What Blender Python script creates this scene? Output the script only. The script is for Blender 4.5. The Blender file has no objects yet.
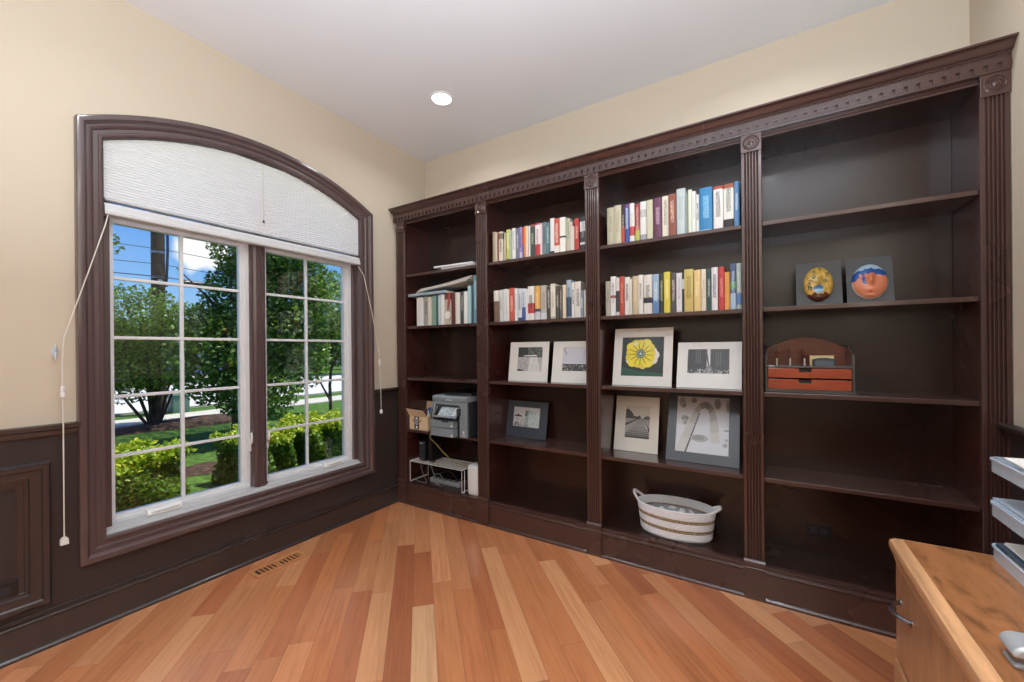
import bpy, bmesh, math, random
import numpy as np
from mathutils import Vector, Matrix, Euler
random.seed(7)
rng = np.random.default_rng(11)
SC = bpy.context.scene
COL = SC.collection
PI = math.pi
BOUNCE, CANS, EXPOSURE = 132.0, 6.0, 0.0

def lin(c):
    """sRGB 0-255 -> linear rgba"""
    o = []
    for v in c[:3]:
        v = v / 255.0
        o.append(v / 12.92 if v <= 0.04045 else ((v + 0.055) / 1.055) ** 2.4)
    return (o[0], o[1], o[2], 1.0)

# ---------------------------------------------------------------- materials
class NT:
    def __init__(self, name):
        self.m = bpy.data.materials.new(name)
        self.m.use_nodes = True
        self.t = self.m.node_tree
        self.t.nodes.clear()
        self.out = self.n('ShaderNodeOutputMaterial')
    def n(self, typ, **kw):
        nd = self.t.nodes.new(typ)
        for k, v in kw.items():
            setattr(nd, k, v)
        return nd
    def l(self, a, b):
        self.t.links.new(a, b)
    def inp(self, node, key, val):
        if hasattr(val, 'is_output'):
            self.l(val, node.inputs[key])
        else:
            node.inputs[key].default_value = val
    def math(self, op, a, b=0.0, clamp=False):
        nd = self.n('ShaderNodeMath', operation=op)
        nd.use_clamp = clamp
        self.inp(nd, 0, a)
        self.inp(nd, 1, b)
        return nd.outputs[0]
    def mix(self, f, a, b):
        nd = self.n('ShaderNodeMix', data_type='RGBA')
        self.inp(nd, 0, f)
        self.inp(nd, 6, a)
        self.inp(nd, 7, b)
        return nd.outputs[2]
    def ramp(self, f, stops):
        nd = self.n('ShaderNodeValToRGB')
        e = nd.color_ramp.elements
        e[0].position, e[0].color = stops[0]
        e[1].position, e[1].color = stops[-1]
        for p, c in stops[1:-1]:
            x = e.new(p)
            x.color = c
        self.inp(nd, 0, f)
        return nd.outputs[0]
    def noise(self, vec, scale, detail=3.0, rough=0.5):
        nd = self.n('ShaderNodeTexNoise')
        if vec is not None:
            self.l(vec, nd.inputs['Vector'])
        nd.inputs['Scale'].default_value = scale
        nd.inputs['Detail'].default_value = detail
        nd.inputs['Roughness'].default_value = rough
        return nd.outputs[0]
    def mapping(self, vec, scale=(1, 1, 1), rot=(0, 0, 0), loc=(0, 0, 0)):
        nd = self.n('ShaderNodeMapping')
        self.l(vec, nd.inputs[0])
        nd.inputs['Scale'].default_value = scale
        nd.inputs['Rotation'].default_value = rot
        nd.inputs['Location'].default_value = loc
        return nd.outputs[0]
    def coord(self, which='Object'):
        return self.n('ShaderNodeTexCoord').outputs[which]
    def principled(self, color, rough=0.5, metal=0.0, spec=0.5, coat=0.0, coat_rough=0.1, bump=None, bump_strength=0.1, bump_dist=0.01, trans=0.0):
        p = self.n('ShaderNodeBsdfPrincipled')
        self.inp(p, 'Base Color', color)
        self.inp(p, 'Roughness', rough)
        self.inp(p, 'Metallic', metal)
        self.inp(p, 'Specular IOR Level', spec)
        self.inp(p, 'Coat Weight', coat)
        self.inp(p, 'Coat Roughness', coat_rough)
        self.inp(p, 'Transmission Weight', trans)
        if bump is not None:
            b = self.n('ShaderNodeBump')
            b.inputs['Strength'].default_value = bump_strength
            b.inputs['Distance'].default_value = bump_dist
            self.l(bump, b.inputs['Height'])
            self.l(b.outputs[0], p.inputs['Normal'])
        self.l(p.outputs[0], self.out.inputs[0])
        return p

def plain(name, rgb, rough=0.5, metal=0.0, spec=0.5, coat=0.0, var=0.06, nscale=20.0, bump=0.0):
    t = NT(name)
    c = lin(rgb)
    n = t.noise(t.coord(), nscale, 4)
    a = tuple(v * (1 - var) for v in c[:3]) + (1,)
    b = tuple(min(1, v * (1 + var)) for v in c[:3]) + (1,)
    colr = t.ramp(n, [(0.3, a), (0.7, b)])
    t.principled(colr, rough, metal, spec, coat, bump=n if bump else None, bump_strength=bump)
    return t.m

def attr_mat(name, rough=0.5, coat=0.0, coat_rough=0.05, spec=0.5, translucent=0.0, attr='Col'):
    t = NT(name)
    a = t.n('ShaderNodeAttribute', attribute_name=attr)
    p = t.principled(a.outputs['Color'], rough, spec=spec, coat=coat, coat_rough=coat_rough)
    if translucent:
        tr = t.n('ShaderNodeBsdfTranslucent')
        g = t.mix(0.5, a.outputs['Color'], lin((150, 190, 40)))
        t.l(g, tr.inputs[0])
        ms = t.n('ShaderNodeMixShader')
        ms.inputs[0].default_value = translucent
        t.l(p.outputs[0], ms.inputs[1])
        t.l(tr.outputs[0], ms.inputs[2])
        t.l(ms.outputs[0], t.out.inputs[0])
    return t.m

# ---------------------------------------------------------------- objects
def tag(o, label=None, cat=None, group=None, kind=None):
    if label: o['label'] = label
    if cat: o['category'] = cat
    if group: o['group'] = group
    if kind: o['kind'] = kind
    return o

def thing(name, label, cat, loc=(0, 0, 0), rot=(0, 0, 0), group=None):
    o = bpy.data.objects.new(name, None)
    o.empty_display_size = 0.05
    COL.objects.link(o)
    o.location = loc
    o.rotation_euler = rot
    return tag(o, label, cat, group)

class MB:
    """collects shapes and links them as one mesh object"""
    def __init__(self):
        self.v, self.f, self.mi, self.c = [], [], [], []
        self.cm, self.cc = 0, None
    def mat(self, i): self.cm = i; return self
    def colr(self, c): self.cc = c; return self
    def add(self, vs, fs):
        o = len(self.v)
        self.v += [tuple(map(float, p)) for p in vs]
        for f in fs:
            self.f.append(tuple(o + i for i in f))
            self.mi.append(self.cm)
            self.c.append(self.cc)
        return self
    def box(self, x0, x1, y0, y1, z0, z1):
        vs = [(x0, y0, z0), (x1, y0, z0), (x1, y1, z0), (x0, y1, z0), (x0, y0, z1), (x1, y0, z1), (x1, y1, z1), (x0, y1, z1)]
        return self.add(vs, [(0, 3, 2, 1), (4, 5, 6, 7), (0, 1, 5, 4), (1, 2, 6, 5), (2, 3, 7, 6), (3, 0, 4, 7)])
    def quad(self, a, b, c, d):
        return self.add([a, b, c, d], [(0, 1, 2, 3)])
    def poly(self, pts):
        return self.add(pts, [tuple(range(len(pts)))])
    def extrude(self, pts, axis, a0, a1, caps=True):
        """closed 2D profile pts extruded along an axis. axis 'x': pts=(y,z); 'y': (x,z); 'z': (x,y)"""
        def P(p, a):
            return {'x': (a, p[0], p[1]), 'y': (p[0], a, p[1]), 'z': (p[0], p[1], a)}[axis]
        n = len(pts)
        vs = [P(p, a0) for p in pts] + [P(p, a1) for p in pts]
        fs = [(i, (i + 1) % n, n + (i + 1) % n, n + i) for i in range(n)]
        if caps:
            fs += [tuple(range(n - 1, -1, -1)), tuple(range(n, 2 * n))]
        return self.add(vs, fs)
    def tube(self, path, r, seg=8, closed=False, caps=True):
        path = [Vector(p) for p in path]
        n = len(path)
        rs = r if isinstance(r, (list, tuple)) else [r] * n
        vs, fs = [], []
        prev = None
        for i, p in enumerate(path):
            if closed:
                t = path[(i + 1) % n] - path[i - 1]
            else:
                t = path[min(i + 1, n - 1)] - path[max(i - 1, 0)]
            if t.length < 1e-9: t = Vector((0, 0, 1))
            t.normalize()
            if prev is None:
                u = t.orthogonal().normalized()
            else:
                u = (prev - t * prev.dot(t))
                u = u.normalized() if u.length > 1e-6 else t.orthogonal().normalized()
            prev = u
            w = t.cross(u)
            for k in range(seg):
                a = 2 * PI * k / seg
                vs.append(p + (u * math.cos(a) + w * math.sin(a)) * rs[i])
        m = n if closed else n - 1
        for i in range(m):
            j = (i + 1) % n
            for k in range(seg):
                k2 = (k + 1) % seg
                fs.append((i * seg + k, i * seg + k2, j * seg + k2, j * seg + k))
        if caps and not closed:
            fs.append(tuple(range(seg - 1, -1, -1)))
            fs.append(tuple((n - 1) * seg + k for k in range(seg)))
        return self.add(vs, fs)
    def lathe(self, prof, center=(0, 0, 0), seg=24, axis='z', sx=1.0, sy=1.0):
        cx, cy, cz = center
        vs, fs = [], []
        for (r, h) in prof:
            for k in range(seg):
                a = 2 * PI * k / seg
                if axis == 'z': vs.append((cx + r * sx * math.cos(a), cy + r * sy * math.sin(a), cz + h))
                elif axis == 'y': vs.append((cx + r * sx * math.cos(a), cy + h, cz + r * sy * math.sin(a)))
                else: vs.append((cx + h, cy + r * sx * math.cos(a), cz + r * sy * math.sin(a)))
        for i in range(len(prof) - 1):
            for k in range(seg):
                k2 = (k + 1) % seg
                fs.append((i * seg + k, i * seg + k2, (i + 1) * seg + k2, (i + 1) * seg + k))
        if prof[0][0] > 1e-6: fs.append(tuple(range(seg - 1, -1, -1)))
        if prof[-1][0] > 1e-6: fs.append(tuple((len(prof) - 1) * seg + k for k in range(seg)))
        return self.add(vs, fs)
    def rbox(self, x0, x1, y0, y1, z0, z1, r, seg=5):
        """box with rounded vertical edges"""
        pts = []
        for (cx, cy, a0) in ((x1 - r, y1 - r, 0), (x0 + r, y1 - r, PI / 2), (x0 + r, y0 + r, PI), (x1 - r, y0 + r, 1.5 * PI)):
            for k in range(seg + 1):
                a = a0 + (PI / 2) * k / seg
                pts.append((cx + r * math.cos(a), cy + r * math.sin(a)))
        return self.extrude(pts, 'z', z0, z1)
    def build(self, name, mats, parent=None, smooth=None, bevel=0.0, world=True, recalc=True, tags=None):
        me = bpy.data.meshes.new(name)
        v = self.v
        if parent is not None and world:
            L = root_loc(parent)
            v = [(p[0] - L[0], p[1] - L[1], p[2] - L[2]) for p in v]
        me.from_pydata(v, [], self.f)
        if recalc:
            bm = bmesh.new(); bm.from_mesh(me)
            bmesh.ops.recalc_face_normals(bm, faces=bm.faces)
            bm.to_mesh(me); bm.free()
        if not isinstance(mats, (list, tuple)): mats = [mats]
        for m in mats: me.materials.append(m)
        if len(mats) > 1: me.polygons.foreach_set('material_index', self.mi)
        if any(c is not None for c in self.c):
            at = me.color_attributes.new('Col', 'FLOAT_COLOR', 'CORNER')
            buf = []
            for p, c in zip(me.polygons, self.c):
                c = c if c is not None else (1, 1, 1, 1)
                buf += list(c) * p.loop_total
            at.data.foreach_set('color', buf)
        if smooth is not None:
            me.polygons.foreach_set('use_smooth', [True] * len(me.polygons))
            me.set_sharp_from_angle(angle=math.radians(smooth))
        me.update()
        o = bpy.data.objects.new(name, me)
        COL.objects.link(o)
        if parent is not None: o.parent = parent
        if bevel:
            b = o.modifiers.new('bevel', 'BEVEL')
            b.width = bevel; b.segments = 2; b.limit_method = 'ANGLE'; b.angle_limit = math.radians(40)
        if tags: tag(o, **tags)
        return o

def root_loc(p):
    L = Vector((0, 0, 0))
    while p is not None:
        L = L + p.location
        p = p.parent
    return L

def struct(mb, name, mats, **kw):
    o = mb.build(name, mats, **kw)
    o['kind'] = 'structure'
    return o
# ---------------------------------------------------------------- shared materials
def dark_wood(name, rgb, rough=0.22, coat=0.3, var=0.07, axis=(1, 1, 1)):
    t = NT(name)
    co = t.coord()
    n1 = t.noise(t.mapping(co, (9, 9, 0.8)), 2.0, 2, 0.5)
    n2 = t.noise(co, 2.2, 3)
    c = lin(rgb)
    a = tuple(v * (1 - var) for v in c[:3]) + (1,)
    b = tuple(v * (1 + var) for v in c[:3]) + (1,)
    colr = t.ramp(n1, [(0.25, a), (0.75, b)])
    rg = t.math('ADD', t.math('MULTIPLY', n2, 0.12), rough - 0.06)
    p = t.principled(colr, rg, spec=0.5, coat=coat, coat_rough=0.13)
    p.inputs['Coat IOR'].default_value = 1.6
    return t.m
M = {}
M['mahogany'] = dark_wood('mahogany', (44, 25, 20), rough=0.26, coat=0.15)  # darker copy of the wood; shade inside the bays put into its colour
M['mahogany_lit_side'] = dark_wood('mahogany_lit_side', (64, 31, 27), rough=0.26, coat=0.4)  # redder copy of the wood; its lit look put into the colour
M['mahogany_lit_face'] = dark_wood('mahogany_lit_face', (70, 46, 41), rough=0.26, coat=0.4)  # paler copy; gloss and light on the fronts put into the colour
M['espresso'] = dark_wood('espresso_paint', (56, 47, 46), rough=0.38, coat=0.0, var=0.05)
M['espresso_molding'] = dark_wood('espresso_molding', (56, 47, 46), rough=0.25, coat=0.5, var=0.05)
M['casing'] = dark_wood('casing_paint', (86, 69, 69), rough=0.24, coat=0.4, var=0.08)

def wall_mat(name, rgb):
    t = NT(name)
    co = t.coord()
    n = t.noise(co, 180, 3)
    c = lin(rgb)
    colr = t.ramp(t.noise(co, 1.5, 2), [(0.3, tuple(v * 0.98 for v in c[:3]) + (1,)), (0.7, c)])
    t.principled(colr, 0.75, spec=0.3, bump=n, bump_strength=0.05, bump_dist=0.001)
    return t.m
M['cream'] = wall_mat('cream_wall_paint', (203, 190, 171))
M['ceiling'] = wall_mat('ceiling_paint', (229, 230, 233))

def floor_mat():
    t = NT('jatoba_planks')
    a = t.n('ShaderNodeAttribute', attribute_name='Col')
    uv = t.n('ShaderNodeUVMap', uv_map='grain').outputs[0]
    g = t.noise(t.mapping(uv, (1.6, 30, 1)), 2.2, 6, 0.62)
    g2 = t.noise(t.mapping(uv, (0.7, 7, 1)), 1.6, 3, 0.5)
    k = t.math('ADD', t.math('MULTIPLY', g, 0.55), t.math('MULTIPLY', g2, 0.45))
    dk = t.n('ShaderNodeMix', data_type='RGBA', blend_type='MULTIPLY')
    dk.inputs[0].default_value = 1.0
    t.l(a.outputs['Color'], dk.inputs[6])
    t.l(t.ramp(k, [(0.28, (0.7, 0.62, 0.57, 1)), (0.5, (0.97, 0.96, 0.95, 1)), (0.72, (1.15, 1.13, 1.1, 1))]), dk.inputs[7])
    rg = t.math('ADD', t.math('MULTIPLY', g, 0.1), 0.2)
    pp = t.principled(dk.outputs[2], rg, spec=0.5, coat=1.0, coat_rough=0.24, bump=g, bump_strength=0.03, bump_dist=0.001)
    pp.inputs['Coat IOR'].default_value = 1.7
    return t.m
M['floor'] = floor_mat()
M['seam'] = plain('floor_seam', (70, 38, 22), 0.6)
M['vinyl'] = plain('white_vinyl', (224, 226, 229), 0.32, var=0.02)
M['white_plastic'] = plain('white_plastic', (232, 232, 230), 0.35, var=0.02)
M['cord'] = plain('white_cord', (222, 216, 206), 0.7, var=0.04)
M['black_plastic'] = plain('black_plastic', (24, 25, 27), 0.35, var=0.1)
M['dark_grey_plastic'] = plain('dark_grey_plastic', (46, 50, 56), 0.4, var=0.08)
M['printer_grey'] = plain('printer_grey', (112, 120, 127), 0.42, var=0.04)
M['printer_light'] = plain('printer_panel_grey', (128, 137, 143), 0.4, var=0.04)
M['paper'] = plain('white_paper', (234, 233, 228), 0.7, var=0.02)
M['chrome'] = plain('brushed_steel', (190, 192, 196), 0.25, metal=1.0, var=0.05)
M['gunmetal'] = plain('dark_pewter', (140, 140, 150), 0.28, metal=1.0, var=0.1)
M['tray'] = plain('frosted_tray_plastic', (196, 208, 221), 0.22, var=0.02, coat=0.4)
M['cardboard'] = plain('cardboard', (226, 200, 164), 0.8, var=0.06)
M['pages'] = plain('page_paper', (226, 216, 194), 0.8, var=0.08, nscale=60)
M['bulb'] = None
BOOKS={
'A':[
(0.9930,1.0170,0.228,'olive beige',(168, 158, 128),[],None),
(1.0180,1.0360,0.220,'beige',(205, 190, 165),[],None),
(1.0380,1.0530,0.217,'thin dark red',(150, 50, 55),[],None),
(1.0540,1.0900,0.216,'cream spotted',(215, 205, 185),[(0.75, 0.95, (120, 105, 90))],(60, 50, 45)),
(1.1020,1.1138,0.199,'tan',(205, 190, 160),[],None),
(1.1142,1.1470,0.224,'lime green',(190, 200, 90),[(0, 0.06, (90, 95, 50))],(240, 240, 200)),
(1.1480,1.1650,0.215,'grey green',(170, 180, 165),[],None),
(1.1670,1.1960,0.224,'plain white',(228, 228, 225),[],(150, 150, 150)),
(1.1970,1.2250,0.220,'slate blue',(110, 118, 140),[],(200, 205, 220)),
(1.2260,1.2510,0.224,'lavender',(160, 140, 190),[(0.0, 0.2, (200, 195, 215))],(70, 50, 110)),
(1.2520,1.2670,0.215,'red and purple',(205, 70, 60),[(0, 0.45, (120, 90, 150))],None),
(1.2680,1.2830,0.224,'orange',(235, 150, 60),[],None),
(1.2840,1.2980,0.221,'pale cream',(235, 222, 200),[],None),
(1.3000,1.3150,0.221,'narrow white',(232, 235, 235),[],None),
(1.3160,1.3530,0.225,'forest green',(62, 82, 74),[(0.92, 1, (150, 80, 70))],(165, 175, 140)),
(1.3550,1.3940,0.227,'white and crimson',(228, 222, 222),[(0, 0.36, (195, 60, 70)), (0.94, 1, (200, 70, 80))],(170, 120, 120)),
(1.3950,1.4110,0.220,'pale pink',(225, 205, 205),[],None),
(1.4120,1.4420,0.224,'blue grey',(115, 135, 142),[],(60, 80, 90)),
(1.4440,1.4680,0.215,'teal',(85, 125, 130),[],(190, 215, 215)),
(1.4710,1.5020,0.240,'tall white black-footed',(230, 230, 230),[(0, 0.08, (50, 50, 60))],None),
(1.5030,1.5400,0.232,'orange red',(205, 85, 65),[(0, 0.22, (230, 225, 215))],(240, 220, 210)),
(1.5410,1.5830,0.233,'broad white',(235, 232, 222),[(0.42, 0.47, (60, 60, 70))],None),
(1.5860,1.6140,0.221,'mottled green',(195, 195, 170),[],(110, 125, 100)),
(1.6150,1.6330,0.192,'short pale pink',(225, 205, 200),[],None),
(1.6340,1.6470,0.187,'cream and maroon',(220, 205, 195),[(0.86, 1, (130, 40, 45))],None),
(1.6480,1.6770,0.209,'scarlet',(200, 60, 58),[],(235, 190, 180)),
(1.6850,1.7270,0.212,'black and white',(60, 64, 70),[(0.55, 0.85, (230, 230, 230)), (0.15, 0.22, (220, 220, 220))],(150, 150, 155)),
],
'B':[
(1.0050,1.0480,0.230,'white and brown',(222, 222, 212),[(0, 0.66, (125, 100, 85))],None),
(1.0490,1.0800,0.232,'pale grey',(205, 208, 205),[],(170, 172, 172)),
(1.0820,1.1180,0.236,'bluish white',(212, 218, 222),[],None),
(1.1190,1.1390,0.228,'ivory',(228, 224, 212),[],None),
(1.1400,1.1810,0.238,'coral red',(205, 85, 72),[],(235, 190, 170)),
(1.1830,1.2070,0.232,'ice white',(230, 232, 232),[],(160, 165, 175)),
(1.2080,1.2400,0.228,'navy striped',(205, 212, 222),[(0.0, 0.1, (60, 75, 110))],(40, 55, 95)),
(1.2430,1.2680,0.226,'blue footed',(215, 222, 232),[(0, 0.42, (60, 90, 170))],(60, 90, 160)),
(1.2690,1.2900,0.222,'slim white',(232, 232, 228),[],None),
(1.2920,1.3430,0.236,'red banded white',(230, 228, 225),[(0.2, 0.5, (200, 70, 68))],(70, 70, 90)),
(1.3510,1.3880,0.234,'amber',(230, 170, 80),[(0, 0.24, (205, 205, 215)), (0.24, 0.32, (60, 70, 110))],(245, 210, 150)),
(1.3900,1.4360,0.234,'stone grey',(190, 185, 175),[(0, 0.2, (215, 215, 222))],(150, 145, 140)),
(1.4430,1.4690,0.220,'black patterned',(70, 66, 62),[],(210, 205, 195)),
(1.4710,1.5060,0.236,'tall cream',(225, 220, 205),[(0.0, 0.06, (170, 165, 150))],(170, 160, 145)),
(1.5070,1.5320,0.218,'charcoal speckled',(82, 78, 74),[],(200, 195, 185)),
(1.5330,1.5530,0.214,'dark grey speckled',(95, 90, 85),[],(190, 185, 178)),
(1.5590,1.5820,0.222,'butter cream',(228, 215, 185),[],None),
(1.5840,1.6180,0.252,'tallest blue',(165, 185, 205),[(0, 0.55, (60, 80, 115)), (0.0, 0.05, (150, 165, 185))],(70, 90, 130)),
(1.6200,1.6430,0.234,'lettered white',(225, 225, 222),[],(80, 85, 95)),
(1.6440,1.6850,0.236,'wide lettered white',(226, 222, 215),[],(90, 90, 95)),
(1.6870,1.7080,0.173,'short steel blue',(135, 150, 165),[],(225, 230, 235)),
(1.7100,1.7300,0.175,'short white',(228, 228, 225),[],None),
],
'C':[
(1.8640,1.9100,0.235,'first sage green',(188, 184, 158),[],(165, 160, 135)),
(1.9110,1.9560,0.239,'taller sage green',(196, 190, 160),[],(170, 165, 138)),
(1.9580,1.9770,0.236,'black and red',(60, 50, 50),[(0, 0.42, (200, 75, 55))],(200, 180, 160)),
(1.9780,2.0070,0.232,'royal blue',(58, 80, 150),[(0.9, 1, (110, 70, 130))],(220, 220, 235)),
(2.0080,2.0360,0.232,'white with red band',(228, 225, 222),[(0.16, 0.4, (200, 70, 75))],(190, 170, 170)),
(2.0370,2.0650,0.228,'dark red green-footed',(150, 55, 58),[(0, 0.3, (180, 185, 80)), (0.3, 0.42, (190, 90, 90))],(220, 170, 160)),
(2.0670,2.1060,0.233,'white and grey',(226, 225, 222),[(0, 0.16, (160, 160, 165)), (0.6, 0.8, (190, 190, 190))],None),
(2.1100,2.1430,0.232,'pale sage',(200, 196, 168),[],None),
(2.1460,2.1920,0.239,'purple',(112, 62, 92),[],(200, 170, 190)),
(2.1950,2.2300,0.239,'speckled cream',(222, 215, 195),[],(120, 110, 95)),
(2.2320,2.2710,0.241,'russet brown',(145, 75, 60),[],(225, 190, 165)),
(2.2730,2.3210,0.264,'large pale blue-grey',(190, 203, 205),[],(165, 178, 180)),
(2.3220,2.3330,0.231,'grey green',(140, 155, 145),[],None),
(2.3340,2.3540,0.248,'mint white',(222, 228, 208),[],None),
(2.3550,2.3740,0.233,'soft white',(226, 230, 222),[],(185, 190, 185)),
(2.3750,2.3920,0.213,'spiral-bound white',(228, 228, 228),[],(70, 70, 75)),
(2.3940,2.4580,0.239,'big bright blue',(40, 130, 190),[(0.0, 0.03, (200, 215, 225))],(150, 205, 235)),
(2.4620,2.5090,0.237,'red-topped white',(230, 226, 222),[(0.93, 1, (190, 80, 65))],(60, 55, 60)),
(2.5110,2.5600,0.237,'white with black foot',(222, 222, 214),[(0, 0.2, (48, 46, 46)), (0.9, 1, (165, 85, 65))],(80, 90, 80)),
(2.5620,2.5880,0.240,'cornflower blue',(85, 135, 190),[],(200, 220, 235)),
],
'D':[
(1.8520,1.8830,0.218,'grey beige',(178, 172, 158),[],(140, 135, 122)),
(1.8850,1.9160,0.244,'white',(230, 230, 230),[(0.45, 0.52, (170, 60, 60))],(150, 150, 155)),
(1.9170,1.9400,0.234,'white black-patched',(226, 226, 226),[(0.1, 0.65, (60, 70, 75))],None),
(1.9410,1.9700,0.238,'tomato red',(200, 75, 62),[],(225, 150, 130)),
(1.9710,2.0020,0.232,'black-lettered white',(230, 228, 224),[],(50, 50, 55)),
(2.0050,2.0180,0.214,'slim ivory',(224, 222, 205),[],None),
(2.0200,2.0530,0.232,'tan',(200, 180, 145),[],(215, 200, 170)),
(2.0540,2.0820,0.236,'off-white lettered',(228, 226, 220),[],(110, 110, 115)),
(2.0850,2.1340,0.232,'black-block white',(222, 220, 212),[(0.28, 0.42, (55, 55, 65))],(90, 85, 80)),
(2.1360,2.1730,0.232,'sky blue',(150, 180, 210),[(0, 0.35, (95, 135, 190))],(220, 232, 240)),
(2.1760,2.2010,0.230,'dark bottle green',(58, 66, 60),[],(190, 190, 150)),
(2.2020,2.2360,0.236,'bright yellow',(222, 208, 75),[],(245, 240, 180)),
(2.2380,2.2670,0.230,'dark grey lettered',(85, 80, 82),[],(205, 195, 195)),
(2.2690,2.2988,0.224,'silver white',(215, 216, 222),[],(165, 165, 175)),
(2.2992,2.3100,0.220,'narrow black and white',(70, 70, 75),[(0.6, 0.85, (225, 225, 225))],None),
(2.3120,2.3590,0.238,'wide olive yellow',(208, 192, 105),[(0, 0.42, (205, 180, 100))],(150, 120, 60)),
(2.3610,2.3960,0.232,'peach yellow',(232, 200, 130),[],(245, 230, 180)),
(2.3980,2.4230,0.232,'eggshell',(226, 215, 195),[],(190, 180, 160)),
(2.4250,2.4480,0.232,'pine green',(58, 86, 82),[],(180, 200, 195)),
(2.4490,2.4810,0.236,'blue-lettered white',(226, 226, 230),[],(60, 60, 95)),
(2.4850,2.5138,0.234,'red',(208, 66, 70),[],(235, 150, 150)),
(2.5142,2.5390,0.202,'short orange',(228, 158, 75),[],None),
(2.5410,2.5678,0.244,'blue and green',(75, 95, 135),[(0, 0.35, (165, 190, 215)), (0.45, 0.6, (90, 165, 90))],(180, 200, 215)),
(2.5682,2.5940,0.244,'pale sea green',(185, 205, 200),[(0.1, 0.35, (110, 150, 205))],(225, 232, 232)),
],
'E':[
(0.2200,0.2890,0.238,'white',(226, 228, 226),[],None),
(0.2920,0.3420,0.242,'grey speckled',(165, 165, 158),[],(95, 95, 90)),
(0.3450,0.3810,0.234,'cream',(218, 212, 192),[],None),
(0.3840,0.4300,0.242,'sea green',(130, 165, 150),[],None),
(0.4330,0.4550,0.238,'dark teal',(60, 95, 105),[],None),
(0.4570,0.4810,0.242,'pale aqua',(185, 212, 218),[],None),
(0.4840,0.5210,0.244,'plain white',(228, 228, 226),[],None),
(0.5240,0.5970,0.250,'parchment',(205, 195, 175),[(0.8, 1, (120, 70, 60))],(150, 140, 125)),
(0.5990,0.6370,0.250,'maroon',(105, 55, 55),[],None),
(0.6400,0.6850,0.246,'ivory',(224, 222, 212),[],None),
(0.6880,0.7220,0.250,'dark grey',(75, 82, 85),[],(170, 175, 175)),
(0.7250,0.7610,0.248,'bright white',(230, 232, 230),[],None),
(0.7640,0.7930,0.288,'light teal',(165, 205, 210),[],None),
(0.7960,0.8130,0.295,'navy teal',(45, 85, 105),[],None),
(0.8160,0.8540,0.365,'tall blue-green',(110, 160, 175),[],(190, 215, 220)),
],
}

# ---------------------------------------------------------------- room shell
W, H, YB = 3.53, 3.05, -4.7
WC, WR, WHALF = -1.4555, 1.59, 0.73        # window arch: centre y, inner radius, half width
WZC, WZB = 0.91, 0.405                     # arch centre height, inner sill height
def arch_z(y, R=WR): return WZC + math.sqrt(max(R * R - (y - WC) ** 2, 0))

def clip_poly(pts, x0, x1, y0, y1):
    def cut(ps, f):
        out = []
        for i in range(len(ps)):
            a, b = ps[i - 1], ps[i]
            fa, fb = f(a), f(b)
            if fa >= 0: out.append(a)
            if fa * fb < 0:
                k = fa / (fa - fb)
                out.append(tuple(a[j] + (b[j] - a[j]) * k for j in range(len(a))))
        return out
    for f in (lambda p: p[0] - x0, lambda p: x1 - p[0], lambda p: p[1] - y0, lambda p: y1 - p[1]):
        pts = cut(pts, f)
        if len(pts) < 3: return []
    return pts

def build_floor():
    w, g = 0.1055, 0.0006
    s = math.sqrt(0.5)
    r = random.Random(21)
    tones = [(200, 130, 86), (207, 138, 94), (195, 123, 80), (212, 147, 102), (186, 114, 75), (204, 134, 88), (198, 126, 81), (219, 157, 111), (178, 107, 71), (209, 141, 96)]
    vs, fs, cs, uvs = [], [], [], []
    k0, k1 = int(-5.2 / w) - 2, int(3.0 / w) + 2
    for k in range(k0, k1):
        v0 = -0.11 + k * w
        u = -1.5 - r.random() * 1.2
        while u < 6.5:
            L = r.choice([0.45, 0.6, 0.75, 0.9, 1.1, 1.35])
            tone = r.choice(tones)
            if k == 0 and u > 0.2 and u < 1.79 and u + L > 1.4: L = 1.788 - u
            if k == 0 and abs(u - 1.788) < 1e-6: L, tone = 0.9, (224, 174, 130)
            a, b, c, d = u + g, u + L - g, v0 + g, v0 + w - g
            quad = [(a, c), (b, c), (b, d), (a, d)]
            off = (r.random() * 40, r.random() * 40)
            pts = [(s * p + s * q, -s * p + s * q, p + off[0], q + off[1]) for p, q in quad]
            # u axis = (cos-45, sin-45), v axis = (.707,.707)
            pts = clip_poly(pts, 0.0, W, YB, -0.3)
            if pts:
                o = len(vs)
                vs += [(p[0], p[1], 0.0) for p in pts]
                fs.append(tuple(range(o, o + len(pts))))
                j = 1 + r.uniform(-0.05, 0.05)
                col = lin(tuple(min(255, q * j) for q in tone))
                cs += [col] * len(pts)
                uvs += [(p[2], p[3]) for p in pts]
            u += L
    n = len(fs)
    o = len(vs)
    vs += [(0, YB, -0.0015), (W, YB, -0.0015), (W, 0, -0.0015), (0, 0, -0.0015), (0, YB, -0.1), (W, YB, -0.1), (W, 0, -0.1), (0, 0, -0.1)]
    fs += [(o, o + 1, o + 2, o + 3), (o + 4, o + 7, o + 6, o + 5), (o, o + 4, o + 5, o + 1), (o + 2, o + 6, o + 7, o + 3)]
    cs += [(0.05, 0.03, 0.02, 1)] * 16
    uvs += [(0, 0)] * 16
    me = bpy.data.meshes.new('floor')
    me.from_pydata(vs, [], fs)
    me.materials.append(M['floor']); me.materials.append(M['seam'])
    me.polygons.foreach_set('material_index', [0] * n + [1] * 4)
    at = me.color_attributes.new('Col', 'FLOAT_COLOR', 'CORNER')
    at.data.foreach_set('color', [x for c in cs for x in c])
    ul = me.uv_layers.new(name='grain')
    ul.data.foreach_set('uv', [x for c in uvs for x in c])
    me.update()
    ob = bpy.data.objects.new('floor', me)
    COL.objects.link(ob)
    ob['kind'] = 'structure'
build_floor()

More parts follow.
